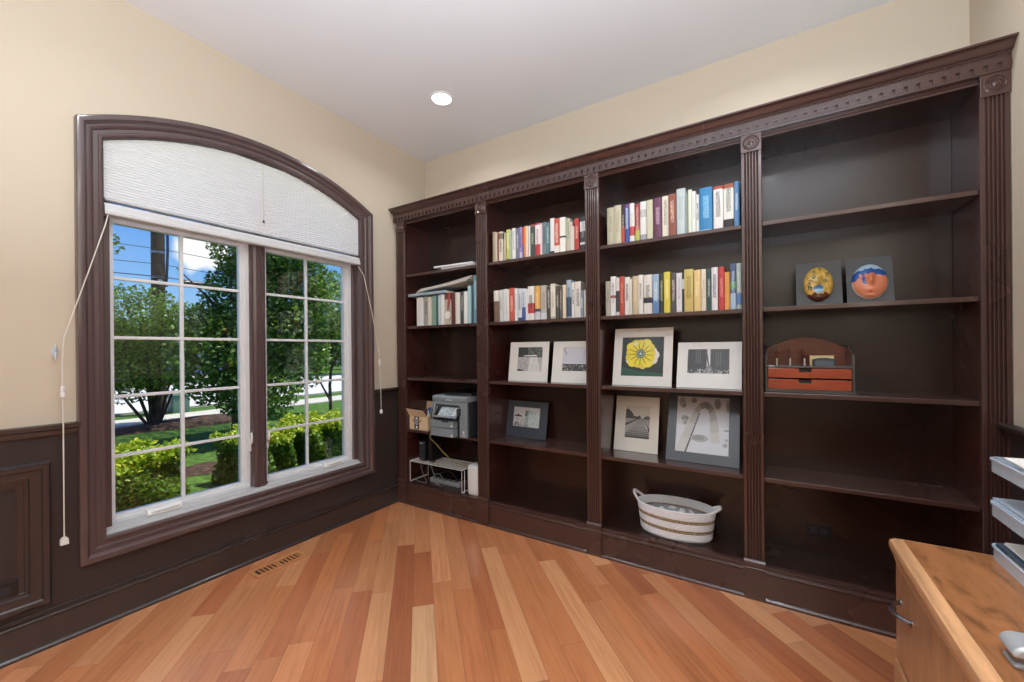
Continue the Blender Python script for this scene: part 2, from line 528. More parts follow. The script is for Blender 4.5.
struct(MB().box(-0.2, W + 0.15, YB - 0.15, 0.15, H, H + 0.12), 'ceiling', M['ceiling'])
struct(MB().box(-0.2, W + 0.15, 0.0, 0.15, 0, H), 'wall_north', M['cream'])
struct(MB().box(W, W + 0.15, YB, 0.0, 0, H), 'wall_east', M['cream'])
struct(MB().box(-0.2, W + 0.15, YB - 0.15, YB, 0, H), 'wall_south', M['cream'])

def window_wall():
    ys = [WC - WHALF + 2 * WHALF * i / 40 for i in range(41)]
    mb = MB()
    T = -0.2
    mb.box(T, 0, YB, WC - WHALF, -0.5, H)
    mb.box(T, 0, WC + WHALF, 0.0, -0.5, H)
    mb.box(T, 0, WC - WHALF, WC + WHALF, -0.5, WZB - 0.03)
    for a, b in zip(ys[:-1], ys[1:]):
        za, zb = arch_z(a), arch_z(b)
        mb.add([(0, a, za), (0, b, zb), (0, b, H), (0, a, H), (T, a, za), (T, b, zb), (T, b, H), (T, a, H)],
               [(0, 3, 2, 1), (4, 5, 6, 7), (0, 1, 5, 4), (3, 7, 6, 2)])
    struct(mb, 'wall_west', M['cream'], recalc=False)
window_wall()

# wainscot, chair rails, baseboards
RAIL = [(0, 0.925), (0.012, 0.927), (0.014, 0.94), (0.018, 0.948), (0.03, 0.953), (0.036, 0.962), (0.036, 0.972), (0.028, 0.977), (0, 0.977)]
BASE = [(0, 0.0), (0.022, 0.0), (0.022, 0.128), (0.027, 0.132), (0.03, 0.138), (0.027, 0.145), (0.016, 0.150), (0.016, 0.156), (0.02, 0.160), (0.018, 0.166), (0, 0.17)]
SHOE = [(0.022, 0.0), (0.038, 0.0), (0.038, 0.006), (0.034, 0.014), (0.026, 0.019), (0.022, 0.02)]
def prof_y(mb, prof, x_wall, sgn, y0, y1):
    mb.extrude([(x_wall + sgn * p[0], p[1]) for p in prof], 'y', y0, y1)
    return mb
CY0, CY1 = -2.277, -0.634   # casing outer edges
mb = MB()
mb.box(0, 0.012, YB, CY0 + 0.02, 0.1, 0.93).box(0, 0.012, CY1 - 0.02, -0.30, 0.1, 0.93).box(0, 0.012, CY0 + 0.02, CY1 - 0.02, 0.1, 0.36)
struct(mb, 'trim_1', M['espresso'])
mb = MB(); prof_y(mb, RAIL, 0.01, 1, YB, CY0 + 0.004); prof_y(mb, RAIL, 0.01, 1, CY1 - 0.004, -0.345)
struct(mb, 'trim_2', M['espresso_molding'], smooth=35)
mb = MB(); prof_y(mb, BASE, 0.0, 1, YB, -0.34); prof_y(mb, SHOE, 0.0, 1, YB, -0.34)
struct(mb, 'baseboard_west', M['espresso_molding'], smooth=35)
mb = MB().box(W - 0.012, W, YB, -0.375, 0.1, 0.93); prof_y(mb, RAIL, W - 0.01, -1, YB, -0.378)
struct(mb, 'trim_3', M['espresso'], smooth=35)
mb = MB(); prof_y(mb, BASE, W, -1, YB, -0.38); prof_y(mb, SHOE, W, -1, YB, -0.38)
struct(mb, 'baseboard_east', M['espresso_molding'], smooth=35)
mb = MB().extrude([(YB + p[0], p[1]) for p in BASE], 'x', 0.02, W - 0.02)
struct(mb, 'baseboard_south', M['espresso_molding'], smooth=35)

def sweep_loop(mb, loop, normals, prof, closed=True, x0=0.0):
    """loop: (y,z) points; normals: outward mitre vectors; prof: (d outward, h from the wall)"""
    n, m = len(loop), len(prof)
    vs = []
    for (p, nn) in zip(loop, normals):
        for d, h in prof:
            vs.append((x0 + h, p[0] + nn[0] * d, p[1] + nn[1] * d))
    fs = []
    for i in range(n if closed else n - 1):
        j = (i + 1) % n
        for k in range(m - 1):
            fs.append((i * m + k, j * m + k, j * m + k + 1, i * m + k + 1))
    mb.add(vs, fs)
def mitres(loop):
    out = []
    n = len(loop)
    for i in range(n):
        a, b, c = loop[i - 1], loop[i], loop[(i + 1) % n]
        def nrm(p, q):
            dx, dz = q[0] - p[0], q[1] - p[1]
            L = math.hypot(dx, dz)
            return (dz / L, -dx / L)
        n1, n2 = nrm(a, b), nrm(b, c)
        sx, sz = n1[0] + n2[0], n1[1] + n2[1]
        q = (sx * n1[0] + sz * n1[1])
        out.append((sx / q, sz / q))
    return out
def rect_loop(y0, y1, z0, z1): return [(y0, z0), (y1, z0), (y1, z1), (y0, z1)]

# raised panel frame left of the window
mb = MB()
for (y0, y1) in ((-3.5, -2.43), (-4.62, -3.72)):
    lp = rect_loop(y0, y1, 0.262, 0.752)
    sweep_loop(mb, lp, mitres(lp), [(-0.03, 0.0), (-0.03, 0.004), (-0.012, 0.006), (-0.01, 0.011), (0, 0.013), (0.004, 0.022), (0.018, 0.026), (0.034, 0.027), (0.04, 0.034), (0.056, 0.036), (0.062, 0.028), (0.066, 0.012), (0.068, 0.0)], x0=0.012)
struct(mb, 'trim_4', M['espresso_molding'], smooth=35)

# ---------------------------------------------------------------- window
win = thing('window_1', None, None, (0, WC, 0.4)); win['kind'] = 'structure'
loop = [(WC - WHALF, WZB), (WC + WHALF, WZB)] + [(y, arch_z(y)) for y in [WC + WHALF - 2 * WHALF * i / 48 for i in range(49)]]
CAS = [(0, -0.006), (0, 0.012), (0.006, 0.016), (0.014, 0.016), (0.018, 0.012), (0.034, 0.012), (0.039, 0.020), (0.05, 0.024), (0.058, 0.024), (0.063, 0.034), (0.07, 0.042), (0.085, 0.044), (0.092, 0.042), (0.095, 0.036), (0.095, 0.0)]
mb = MB(); sweep_loop(mb, loop, mitres(loop), CAS)
mb.build('casing', M['casing'], win, smooth=40)
# jamb lining
mb = MB(); sweep_loop(mb, loop, mitres(loop), [(-0.003, -0.19), (-0.003, 0.0), (0.001, 0.003)])
mb.box(-0.19, -0.06, -0.7485, -0.7285, 0.425, 2.3).box(-0.19, -0.06, -2.1825, -2.1485, 0.425, 2.3)
mb.build('jamb', M['casing'], win, smooth=40)
# sill stop in white vinyl
mb = MB()
mb.extrude([(-0.005, 0.4), (-0.005, 0.412), (-0.03, 0.416), (-0.032, 0.424), (-0.07, 0.43), (-0.19, 0.43), (-0.19, 0.4)], 'y', WC - WHALF, WC + WHALF)
mb.build('sill', plain('sill_grey', (188, 188, 190), .35, var=.03), win)
XS = -0.085
def frame_rect(mb, x0, x1, y0, y1, z0, z1, sl, sr, sb, st):
    mb.box(x0, x1, y0, y0 + sl, z0, z1).box(x0, x1, y1 - sr, y1, z0, z1).box(x0, x1, y0 + sl, y1 - sr, z0, z0 + sb).box(x0, x1, y0 + sl, y1 - sr, z1 - st, z1)
gl = NT('window_glass')
tr = gl.n('ShaderNodeBsdfTransparent'); gs = gl.n('ShaderNodeBsdfGlossy'); gs.inputs['Roughness'].default_value = 0.02
fz = gl.n('ShaderNodeFresnel'); fz.inputs[0].default_value = 1.45
ms = gl.n('ShaderNodeMixShader')
tr.inputs[0].default_value = (0.96, 0.98, 0.97, 1)
gl.l(fz.outputs[0], ms.inputs[0]); gl.l(tr.outputs[0], ms.inputs[1]); gl.l(gs.outputs[0], ms.inputs[2]); gl.l(ms.outputs[0], gl.out.inputs[0])
M['glass'] = gl.m
ZT = 2.0
for (y0, y1, g0, g1, mun) in ((-2.149, -1.497, -2.128, -1.545, -1.84), (-1.412, -0.748, -1.393, -0.803, -1.105)):
    # outer frame, then the sash leaf set a little back
    mb = MB()
    frame_rect(mb, -0.17, XS, y0, y1, 0.43, ZT, 0.02, 0.026, 0.022, 0.03)
    sa = mb.build('sash', M['vinyl'], win, bevel=0.003)
    mb = MB()
    frame_rect(mb, -0.14, XS - 0.012, y0 + 0.012, y1 - 0.014, 0.445, ZT - 0.02, g0 - y0 - 0.012, y1 - 0.014 - g1, 0.024, 0.03)
    mb.build('stile_frame', M['vinyl'], sa, bevel=0.003)
    mb = MB()
    for z in (0.762, 1.0665, 1.367, 1.672): mb.box(-0.126, XS - 0.02, g0, g1, z - 0.0082, z + 0.0082)
    mb.box(-0.126, XS - 0.0205, mun - 0.0088, mun + 0.0088, 0.46, ZT - 0.04)
    mb.build('muntins', M['vinyl'], sa, bevel=0.003)
    MB().box(-0.118, -0.114, g0 - 0.005, g1 + 0.005, 0.46, ZT - 0.03).build('glass_pane', M['glass'], sa)
# mullion post between the two sashes, rounded foot
mb = MB()
mb.extrude([(-1.497, 0), (-1.497, 0)] and [(-0.16, -1.497), (-0.06, -1.497), (-0.045, -1.490), (-0.04, -1.475), (-0.05, -1.468), (-0.05, -1.441), (-0.04, -1.434), (-0.045, -1.419), (-0.06, -1.412), (-0.16, -1.412)], 'z', 0.445, 2.35)
pts = []
for k in range(13):
    a = PI + PI * k / 12
    pts.append((-1.4545 + 0.0425 * math.cos(a), 0.446 + 0.022 * math.sin(a)))
mb.extrude(pts, 'x', -0.14, -0.042)
mu = mb.build('mullion', M['casing'], win, smooth=40)
def latch(y, z):
    mb = MB().rbox(-0.083, -0.066, y - 0.009, y + 0.009, z - 0.05, z + 0.035, 0.006)
    mb.tube([(-0.07, y, z - 0.01), (-0.05, y, z + 0.01), (-0.045, y, z + 0.045), (-0.05, y, z + 0.07)], [0.007, 0.008, 0.007, 0.005], 8)
    mb.build('latch', M['white_plastic'], win, smooth=40)
latch(-1.507, 0.71); latch(-1.402, 0.71)
for y in (-1.94, -0.93):
    mb = MB().extrude([(-0.09, 0.43), (-0.045, 0.43), (-0.045, 0.44), (-0.06, 0.458), (-0.09, 0.464)], 'y', y - 0.075, y + 0.075)
    mb.tube([(-0.05, y - 0.06, 0.448), (-0.044, y, 0.452), (-0.045, y + 0.06, 0.452)], 0.006, 8)
    mb.build('crank_cover', M['white_plastic'], win, bevel=0.003)
# arched transom glass and frame behind the shade
mb = MB()
lp = [(WC - WHALF, ZT), (WC + WHALF, ZT)] + [(y, arch_z(y)) for y in [WC + WHALF - 2 * WHALF * i / 40 for i in range(41)]]
sweep_loop(mb, lp, mitres(lp), [(0.0, -0.16), (-0.04, -0.16), (-0.04, -0.09), (0, -0.09)])
tf = mb.build('transom_frame', M['vinyl'], win)
mb = MB(); mb.poly([(-0.12, y * 1.0, z) for y, z in lp]); mb.build('glass_pane', M['glass'], tf)

# floor register
vt = thing('floor_vent', 'wooden slatted floor vent set in the planks under the window', 'vent', (0.19, -1.47, 0))
wv = plain('vent_oak', (196, 132, 84), 0.35, var=0.12)
mb = MB().box(0.125, 0.155, -1.62, -1.32, 0.0005, 0.006).box(0.222, 0.25, -1.62, -1.32, 0.0005, 0.006).box(0.155, 0.222, -1.62, -1.598, 0.0005, 0.006).box(0.155, 0.222, -1.342, -1.32, 0.0005, 0.006)
mb.build('frame', wv, vt, bevel=0.001)
MB().box(0.155, 0.222, -1.6, -1.34, 0.0002, 0.0008).build('duct_dark_sheet', plain('vent_dark', (22, 14, 10), 0.8), vt)  # flat dark sheet put in for the shade of the duct below
mb = MB()
for i in range(11):
    y = -1.598 + 0.256 * (i + 0.75) / 11.5
    mb.box(0.155, 0.222, y, y + 0.0095, 0.001, 0.005)
mb.box(0.155, 0.222, -1.478, -1.462, 0.001, 0.0055)
mb.build('slats', wv, vt)

# black outlet on the left panel, black outlet on the back of the end bay
def outlet(name, label, loc, horizontal, face):
    t = thing(name, label, 'outlet', loc)
    if face == '+x':
        bx = lambda mb, u0, u1, z0, z1, d0, d1: mb.box(loc[0] + d0, loc[0] + d1, loc[1] + u0, loc[1] + u1, loc[2] + z0, loc[2] + z1)
    else:
        bx = lambda mb, u0, u1, z0, z1, d0, d1: mb.box(loc[0] + u0, loc[0] + u1, loc[1] - d1, loc[1] - d0, loc[2] + z0, loc[2] + z1)
    w, h = (0.058, 0.036)
    mb = MB(); bx(mb, -w, w, -h, h, 0, 0.005); mb.build('cover_plate', M['black_plastic'], t, bevel=0.002)
    for s in (-1, 1):
        mb = MB(); bx(mb, s * 0.02 - 0.015, s * 0.02 + 0.015, -0.016, 0.016, 0.005, 0.007)
        for q in (-0.006, 0.006): bx(mb, s * 0.02 - 0.004, s * 0.02 + 0.004, q - 0.0012, q + 0.0012, 0.007, 0.0074)
        mb.build('receptacle', M['dark_grey_plastic'], t, bevel=0.0015)
outlet('wall_outlet', 'black electrical outlet low on the dark panel beside the window', (0.0165, -2.515, 0.302), True, '+x')

# recessed ceiling light
rl = thing('recessed_light', 'round white recessed light in the ceiling near the corner', 'ceiling light', (0.79, -0.645, H))
mb = MB().lathe([(0.066, -0.002), (0.07, -0.006), (0.082, -0.004), (0.084, 0.0)], (0.79, -0.645, H), 40)
mb.build('trim_ring', M['white_plastic'], rl, smooth=40)
em = NT('lamp_lens'); e = em.n('ShaderNodeEmission'); e.inputs[0].default_value = (1, 0.97, 0.92, 1); e.inputs[1].default_value = 4.0; em.l(e.outputs[0], em.out.inputs[0])
MB().lathe([(0.0, -0.0035), (0.067, -0.0028)], (0.79, -0.645, H), 40).build('lens', em.m, rl)
# ---------------------------------------------------------------- arched shade, rails and cords
sh = thing('arch_window_shade', 'white pleated arch shade with raised blind rails and hanging cords over the window', 'window shade', (-0.03, WC, 2.0))
ft = NT('shade_fabric')
co = ft.coord()
nz = ft.noise(ft.mapping(co, (3, 3, 220)), 3.0, 4, 0.6)
colr = ft.ramp(nz, [(0.25, lin((234, 234, 233))), (0.75, lin((250, 250, 249)))])
p = ft.principled(colr, 0.85, spec=0.1)
tl = ft.n('ShaderNodeBsdfTranslucent'); ft.l(colr, tl.inputs[0])
ms = ft.n('ShaderNodeMixShader'); ms.inputs[0].default_value = 0.28
ft.l(p.outputs[0], ms.inputs[1]); ft.l(tl.outputs[0], ms.inputs[2]); ft.l(ms.outputs[0], ft.out.inputs[0])
mb = MB()
z, rows, i = 2.045, [], 0
RS = WR - 0.007
while True:
    hw = min(WHALF - 0.007, math.sqrt(max(RS * RS - (z - WZC) ** 2, 0)))
    if z >= WZC + RS - 0.004 or hw < 0.03: break
    rows.append((z, hw, -0.014 + (0.0035 if i % 2 else 0.0)))
    z += 0.007; i += 1
vs, fs = [], []
N = 24
for (z, hw, x) in rows:
    for k in range(N + 1): vs.append((x, WC - hw + 2 * hw * k / N, z))
for r in range(len(rows) - 1):
    for k in range(N): fs.append((r * (N + 1) + k, r * (N + 1) + k + 1, (r + 1) * (N + 1) + k + 1, (r + 1) * (N + 1) + k))
mb.add(vs, fs)
fa = mb.build('fabric', ft.m, sh)
mb = MB().extrude([(-0.05, 2.034), (-0.05, 2.048), (-0.016, 2.048), (-0.009, 2.046), (-0.009, 2.037), (-0.014, 2.034)], 'y', WC - WHALF + 0.01, WC + WHALF - 0.01)
mb.build('bottom_rail', plain('shade_rail_grey', (190, 191, 193), 0.4, var=0.02), sh, smooth=30)
mb = MB().extrude([(-0.06, 1.966), (-0.06, 2.022), (-0.014, 2.022), (-0.004, 2.018), (-0.002, 2.010), (0.004, 2.006), (0.006, 1.985), (0.010, 1.981), (0.010, 1.968), (0.006, 1.962)], 'y', WC - WHALF + 0.006, WC + WHALF - 0.006)
mb.build('blind_headrail', plain('headrail_grey', (206, 206, 207), .4, var=.02), sh, smooth=30)
# centre pull cord with a small bead
mb = MB().tube([(-0.006, WC + 0.01, 2.485), (-0.006, WC + 0.01, 2.3), (-0.005, WC + 0.012, 2.13)], 0.0016, 6)
cc = mb.build('centre_cord', M['cord'], sh)
MB().lathe([(0, -0.012), (0.005, -0.009), (0.006, 0), (0.003, 0.008), (0, 0.009)], (-0.005, WC + 0.012, 2.12), 10).build('bead', M['dark_grey_plastic'], cc)
def cord(pts, con, end, box):
    mb = MB().tube(pts, 0.0024, 6)
    c = mb.build('lift_cord', M['cord'], sh)
    m2 = MB().lathe([(0.004, -0.026), (0.008, -0.022), (0.009, -0.006), (0.006, 0.0), (0.009, 0.006), (0.008, 0.022), (0.004, 0.026)], con, 12)
    m2.build('connector', M['white_plastic'], c, smooth=40)
    m3 = MB()
    x, y, z = end
    if box: m3.extrude([(y - 0.013, z - 0.018), (y + 0.013, z - 0.018), (y + 0.012, z + 0.006), (y + 0.005, z + 0.014), (y - 0.005, z + 0.014), (y - 0.012, z + 0.006)], 'x', x - 0.01, x + 0.01)
    else: m3.lathe([(0.0, -0.02), (0.011, -0.016), (0.012, 0.004), (0.005, 0.016), (0, 0.018)], end, 12)
    m3.build('tassel', M['white_plastic'], c, smooth=40)
cord([(-0.005, -2.165, 1.965), (0.035, -2.185, 1.9), (0.048, -2.25, 1.65), (0.05, -2.325, 1.36), (0.05, -2.331, 1.25), (0.05, -2.331, 1.116), (0.052, -2.33, 0.98), (0.05, -2.33, 0.47)], (0.05, -2.331, 1.116), (0.05, -2.33, 0.458), True)
cord([(-0.005, -0.742, 1.955), (0.035, -0.72, 1.88), (0.05, -0.66, 1.6), (0.048, -0.60, 1.32), (0.05, -0.588, 1.26), (0.05, -0.588, 1.197), (0.05, -0.578, 0.985), (0.05, -0.575, 0.81)], (0.05, -0.588, 1.195), (0.05, -0.575, 0.797), False)
for (y, z, lb) in ((-2.347, 1.296, 'clear plastic cord cleat on the wall at the panel side of the window'), (-0.607, 1.319, 'small clear cord cleat on the wall between window and bookcase')):
    t = thing('cord_cleat', lb, 'cord cleat', (0.0, y, z), group=None)
    mb = MB().rbox(0, 0.006, y - 0.009, y + 0.009, z - 0.02, z + 0.02, 0.003)
    mb.build('base_plate', M['tray'], t, bevel=0.001)
    mb = MB().tube([(0.006, y, z), (0.02, y, z), (0.026, y, z + 0.012), (0.024, y, z + 0.034)], [0.005, 0.005, 0.004, 0.003], 8).tube([(0.02, y, z), (0.026, y, z - 0.012), (0.024, y, z - 0.034)], [0.005, 0.004, 0.003], 8)
    mb.build('horns', M['tray'], t, smooth=40)
# ---------------------------------------------------------------- built-in bookcase
BAYS = [(0.122, 0.875), (0.975, 1.737), (1.83, 2.597), (2.688, 3.444)]
PIL = [(0.03, 0.122), (0.875, 0.975), (1.737, 1.83), (2.597, 2.688), (3.444, 3.527)]
SHZ = [0.6235, 1.0595, 1.4915, 1.9295]
ZB, ZTOP, YF, YBK = 0.178, 2.356, -0.358, -0.078
bc = thing('bookcase', 'built-in dark mahogany bookcase of four bays along the whole wall', 'bookcase', (1.77, -0.2, 0))
MW, MF = M['mahogany'], M['mahogany_lit_face']
# dividers and ends
ends = [(0.0, 0.122), (0.875, 0.975), (1.737, 1.83), (2.597, 2.688), (3.444, W)]
for i, (a, b) in enumerate(ends):
    MB().box(a + 0.001, b, YF, -0.003, 0.0, 2.38).build('side_panel' if i in (0, 4) else 'divider', M['mahogany_lit_side'], bc, bevel=0.0015)
for a, b in BAYS:
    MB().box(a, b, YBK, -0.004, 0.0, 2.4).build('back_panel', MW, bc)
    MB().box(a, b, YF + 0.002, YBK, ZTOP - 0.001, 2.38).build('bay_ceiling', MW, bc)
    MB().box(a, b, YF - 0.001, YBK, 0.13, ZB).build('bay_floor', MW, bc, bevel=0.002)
    for z in SHZ:
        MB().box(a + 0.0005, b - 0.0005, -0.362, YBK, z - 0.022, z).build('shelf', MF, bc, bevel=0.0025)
    # header strip with a small moulding
    mb = MB().extrude([(-0.36, ZTOP), (-0.366, ZTOP), (-0.369, ZTOP + 0.006), (-0.366, ZTOP + 0.012), (-0.362, ZTOP + 0.014), (-0.362, 2.38), (-0.35, 2.38), (-0.35, ZTOP)], 'x', a, b)
    mb.build('header', MF, bc, smooth=35)
    # kick board with cap and toe moulding
    mb = MB().extrude([(-0.35, 0.0), (-0.376, 0.0), (-0.376, 0.135), (-0.381, 0.139), (-0.385, 0.146), (-0.382, 0.153), (-0.373, 0.158), (-0.373, 0.163), (-0.377, 0.168), (-0.375, 0.175), (-0.35, 0.179)], 'x', a, b)
    mb.build('kick_board', MF, bc, smooth=35)
    mb = MB().extrude([(-0.376, 0.0), (-0.392, 0.0), (-0.392, 0.006), (-0.388, 0.013), (-0.381, 0.018), (-0.376, 0.019)], 'x', a, b)
    mb.build('toe_molding', MF, bc, smooth=35)
# fluted pilasters with rosette and plinth
for (a, b) in PIL:
    w = b - a
    pts = [(a, YF + 0.004), (a, -0.376), (a + 0.002, -0.378)]
    nf, mg = 5, 0.012
    fw = (w - 2 * mg) / nf
    for k in range(nf):
        x0 = a + mg + k * fw
        gap = fw * 0.16
        for j in range(7):
            t_ = j / 6
            pts.append((x0 + gap + (fw - 2 * gap) * t_, -0.378 + 0.0075 * math.sin(PI * t_)))
    pts += [(b - 0.002, -0.378), (b, -0.376), (b, YF + 0.004)]
    pl = MB().extrude(pts, 'z', 0.2, 2.292).build('pilaster', MF, bc, smooth=40)
    xc, zc = (a + b) / 2, 2.335
    mb = MB().box(a - 0.001, b + 0.001, -0.386, YF + 0.003, 2.29, 2.38)
    mb.build('rosette_block', MF, pl, bevel=0.002)
    r = w / 2 - 0.008
    pr = [(r, 0.004), (r, -0.001), (r * 0.9, -0.003), (r * 0.84, -0.001), (r * 0.76, 0.001), (r * 0.66, -0.003), (r * 0.58, -0.003), (r * 0.5, 0.001), (r * 0.4, 0.001), (r * 0.3, -0.003), (r * 0.15, -0.005), (0.0, -0.006)]
    MB().lathe(pr, (xc, -0.386, zc), 28, axis='y').build('rosette', MF, pl, smooth=25)
    mb = MB().extrude([(YF + 0.003, 0.0), (-0.392, 0.0), (-0.392, 0.160), (-0.389, 0.163), (-0.389, 0.168), (-0.393, 0.171), (-0.393, 0.190), (-0.389, 0.196), (-0.382, 0.202), (YF + 0.003, 0.202)], 'x', a - 0.002, b + 0.002)
    mb.build('plinth_block', MF, pl, smooth=35)
# entablature: dentil band, bead, crown
x0, x1 = 0.002, W - 0.001
mb = MB().box(x0, x1, -0.378, -0.345, 2.38, 2.438)
mb.box(x0, x1, -0.390, -0.378, 2.380, 2.390).box(x0, x1, -0.390, -0.378, 2.414, 2.438)
fz_ = mb.build('frieze', MF, bc, bevel=0.001)
mb = MB(); n = int((x1 - x0) / 0.0395)
for k in range(n + 1):
    xa = x0 + k * (x1 - x0 - 0.026) / n
    mb.box(xa, xa + 0.027, -0.391, -0.378, 2.3895, 2.4145)
mb.build('dentils', MF, fz_)
mb = MB(); n = int((x1 - x0) / 0.0095)
for k in range(n):
    xa = x0 + 0.005 + k * 0.0095
    mb.lathe([(0.0, -0.0042), (0.0036, -0.002), (0.0036, 0.002), (0.0, 0.0042)], (xa, -0.392, 2.4425), 6, axis='x')
mb.build('rope_bead', MF, fz_, smooth=60)
cr = [(-0.30, 2.438), (-0.388, 2.438), (-0.390, 2.4455), (-0.3955, 2.4465), (-0.3975, 2.450)]
for k in range(9):
    t_ = k / 8
    cr.append((-0.3975 - 0.036 * t_, 2.450 + 0.027 * (t_ - 0.13 * math.sin(2 * PI * t_))))
cr += [(-0.437, 2.478), (-0.442, 2.479), (-0.442, 2.487), (-0.30, 2.489)]
MB().extrude(cr, 'x', x0, x1).build('crown_molding', MF, bc, smooth=30)
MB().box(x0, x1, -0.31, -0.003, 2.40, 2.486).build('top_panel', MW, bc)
outlet('shelf_outlet', 'black electrical outlet on the back panel of the empty end bay', (2.932, YBK, 0.301), True, '-y')
# ---------------------------------------------------------------- books
def pale(c):
    g = .3 * c[0] + .59 * c[1] + .11 * c[2]
    return tuple(.86 * v + .14 * g for v in c)

def cover_mat(name, colr, bands, ink, seed):
    colr = pale(colr); bands = [(a, b, pale(c)) for a, b, c in bands]
    t = NT(name)
    g = t.n('ShaderNodeSeparateXYZ'); t.l(t.coord('Generated'), g.inputs[0])
    gx, gy, gz = g.outputs
    base = lin(colr)
    cur = None
    r = random.Random(seed)
    cur = t.n('ShaderNodeRGB'); cur.outputs[0].default_value = base; cur = cur.outputs[0]
    for z0, z1, c in bands:
        m = t.math('MULTIPLY', t.math('GREATER_THAN', gz, z0), t.math('LESS_THAN', gz, z1))
        cur = t.mix(m, cur, lin(c))
    if ink is not None:
        n = t.n('ShaderNodeTexNoise')
        mp = t.mapping(t.coord('Object'), (260, 260, 330), loc=(seed * 3.1, 0, seed * 1.7))
        t.l(mp, n.inputs['Vector']); n.inputs['Scale'].default_value = 1.0; n.inputs['Detail'].default_value = 1.0
        a0, a1 = r.uniform(0.28, 0.4), r.uniform(0.72, 0.92)
        m = t.math('GREATER_THAN', n.outputs[0], 0.5)
        for cond in (t.math('GREATER_THAN', gx, 0.27), t.math('LESS_THAN', gx, 0.73), t.math('GREATER_THAN', gz, a0), t.math('LESS_THAN', gz, a1), t.math('LESS_THAN', gy, 0.2)):
            m = t.math('MULTIPLY', m, cond)
        cur = t.mix(m, cur, lin(ink))
    t.principled(cur, r.uniform(0.35, 0.6), spec=0.4)
    return t.m

def make_book(x0, x1, y, z, h, d, label, mat, group, hard=True, rot=(0, 0, 0)):
    w = x1 - x0
    t = thing('book', label, 'book', (x0, y, z), rot, group)
    b = 0.0026 if hard else 0.0012
    bulge = min(0.004, w * 0.16) if hard else 0.0008
    outer, inner = [(0, d), (0, 0.001)], [(b, d), (b, 0.005)]
    for i in range(1, 8):
        u = i / 8
        outer.append((w * u, -bulge * math.sin(PI * u)))
    outer += [(w, 0.001), (w, d)]
    prof = outer + [(w - b, d), (w - b, 0.005), (b, 0.005), (b, d)]
    mb = MB().extrude(prof, 'z', 0, h, caps=False)
    n = len(prof)
    for zz in (0, h):   # end faces as quads along the boards and a fan over the spine
        k = len(mb.v)
        mb.v += [(p[0], p[1], zz) for p in prof]
        q = [(k, k + 1, k + n - 2, k + n - 1), (k + 9, k + 10, k + 11, k + 12)] if n == 15 else []
        mb.f += [(k, k + 1, k + n - 2, k + n - 1), (k + n - 6, k + n - 5, k + n - 4, k + n - 3)]
        mb.f.append(tuple(range(k + 1, k + n - 5)) + (k + n - 3, k + n - 2))
        mb.mi += [0] * 3; mb.c += [None] * 3
    mb.build('cover', mat, t, world=False, smooth=40)
    e = 0.003 if hard else 0.0
    MB().box(b, w - b, 0.0055, d - e, e, h - e).build('page_block', M['pages'], t, world=False)
    return t

ROWS = {'A': ('second bay top row', 'books on the top book shelf of the second bay', 1.9295),
        'B': ('second bay lower row', 'books on the lower book shelf of the second bay', 1.4915),
        'C': ('basket bay top row', 'books on the top book shelf of the basket bay', 1.9295),
        'D': ('basket bay lower row', 'books on the lower book shelf of the basket bay', 1.4915),
        'E': ('printer bay row', 'books standing on the shelf of the printer bay', 1.4915)}
sd = 0
for key, (place, grp, zs) in ROWS.items():
    rr = random.Random(ord(key))
    prev = None
    for (x0, x1, h, nm, colr, bands, ink) in BOOKS[key]:
        sd += 1
        lab = ('%s book at the left end of the %s' % (nm, place)) if prev is None else ('%s book right after the %s one, %s' % (nm, prev, place))
        hard = rr.random() < 0.6 and (x1 - x0) > 0.016
        d = min(0.23, max(0.12, h * rr.uniform(0.62, 0.74)))
        mt = cover_mat('book_cover_%s' % nm.replace(' ', '_').replace('-', '_'), colr, bands, ink, sd)
        make_book(x0 + 0.0004, x1 - 0.0004, -0.335 + rr.uniform(-0.006, 0.008), zs + 0.0002, h, d, lab, mt, grp, hard)
        prev = nm
# big grey folder standing behind the books at the end of the second bay's top row
t = thing('document_folder', 'tall grey folder standing behind the black and white book, second bay', 'folder', (1.60, -0.13, 1.93))
MB().box(1.60, 1.733, -0.135, -0.128, 1.9297, 2.18).build('cover', plain('folder_grey', (120, 120, 124), 0.6), t, bevel=0.002)
MB().box(1.604, 1.731, -0.128, -0.118, 1.931, 2.175).build('sheets', M['paper'], t)
# two magazines lying on the printer bay's top shelf
for (nm, lab, x0, x1, y0, y1, z, th, colr, rz) in (
        ('magazine', 'lower pale magazine lying flat on the top shelf of the printer bay', 0.50, 0.835, -0.342, -0.12, 1.9298, 0.016, (190, 188, 186), 0.0),
        ('magazine', 'white upper magazine lying on another magazine, printer bay top shelf', 0.42, 0.80, -0.338, -0.10, 1.952, 0.014, (222, 222, 226), 0.05)):
    t = thing(nm, lab, 'magazine', ((x0 + x1) / 2, (y0 + y1) / 2, z), (0, 0, rz), 'magazines lying on the printer bay top shelf')
    w, d = (x1 - x0) / 2, (y1 - y0) / 2
    mb = MB()
    pr = [(-d, 0), (d, 0), (d, 0.0015), (-d + 0.004, 0.0015), (-d + 0.002, th / 2), (-d + 0.004, th - 0.0015), (d, th - 0.0015), (d, th), (-d, th), (-d - 0.003, th / 2)]
    mb.extrude(pr, 'x', -w, w)
    mb.build('cover', plain('magazine_cover', colr, 0.35, var=0.1), t, world=False)
    MB().box(-w + 0.002, w - 0.002, -d + 0.0045, d - 0.002, 0.0016, th - 0.0016).build('page_block', M['paper'], t, world=False)
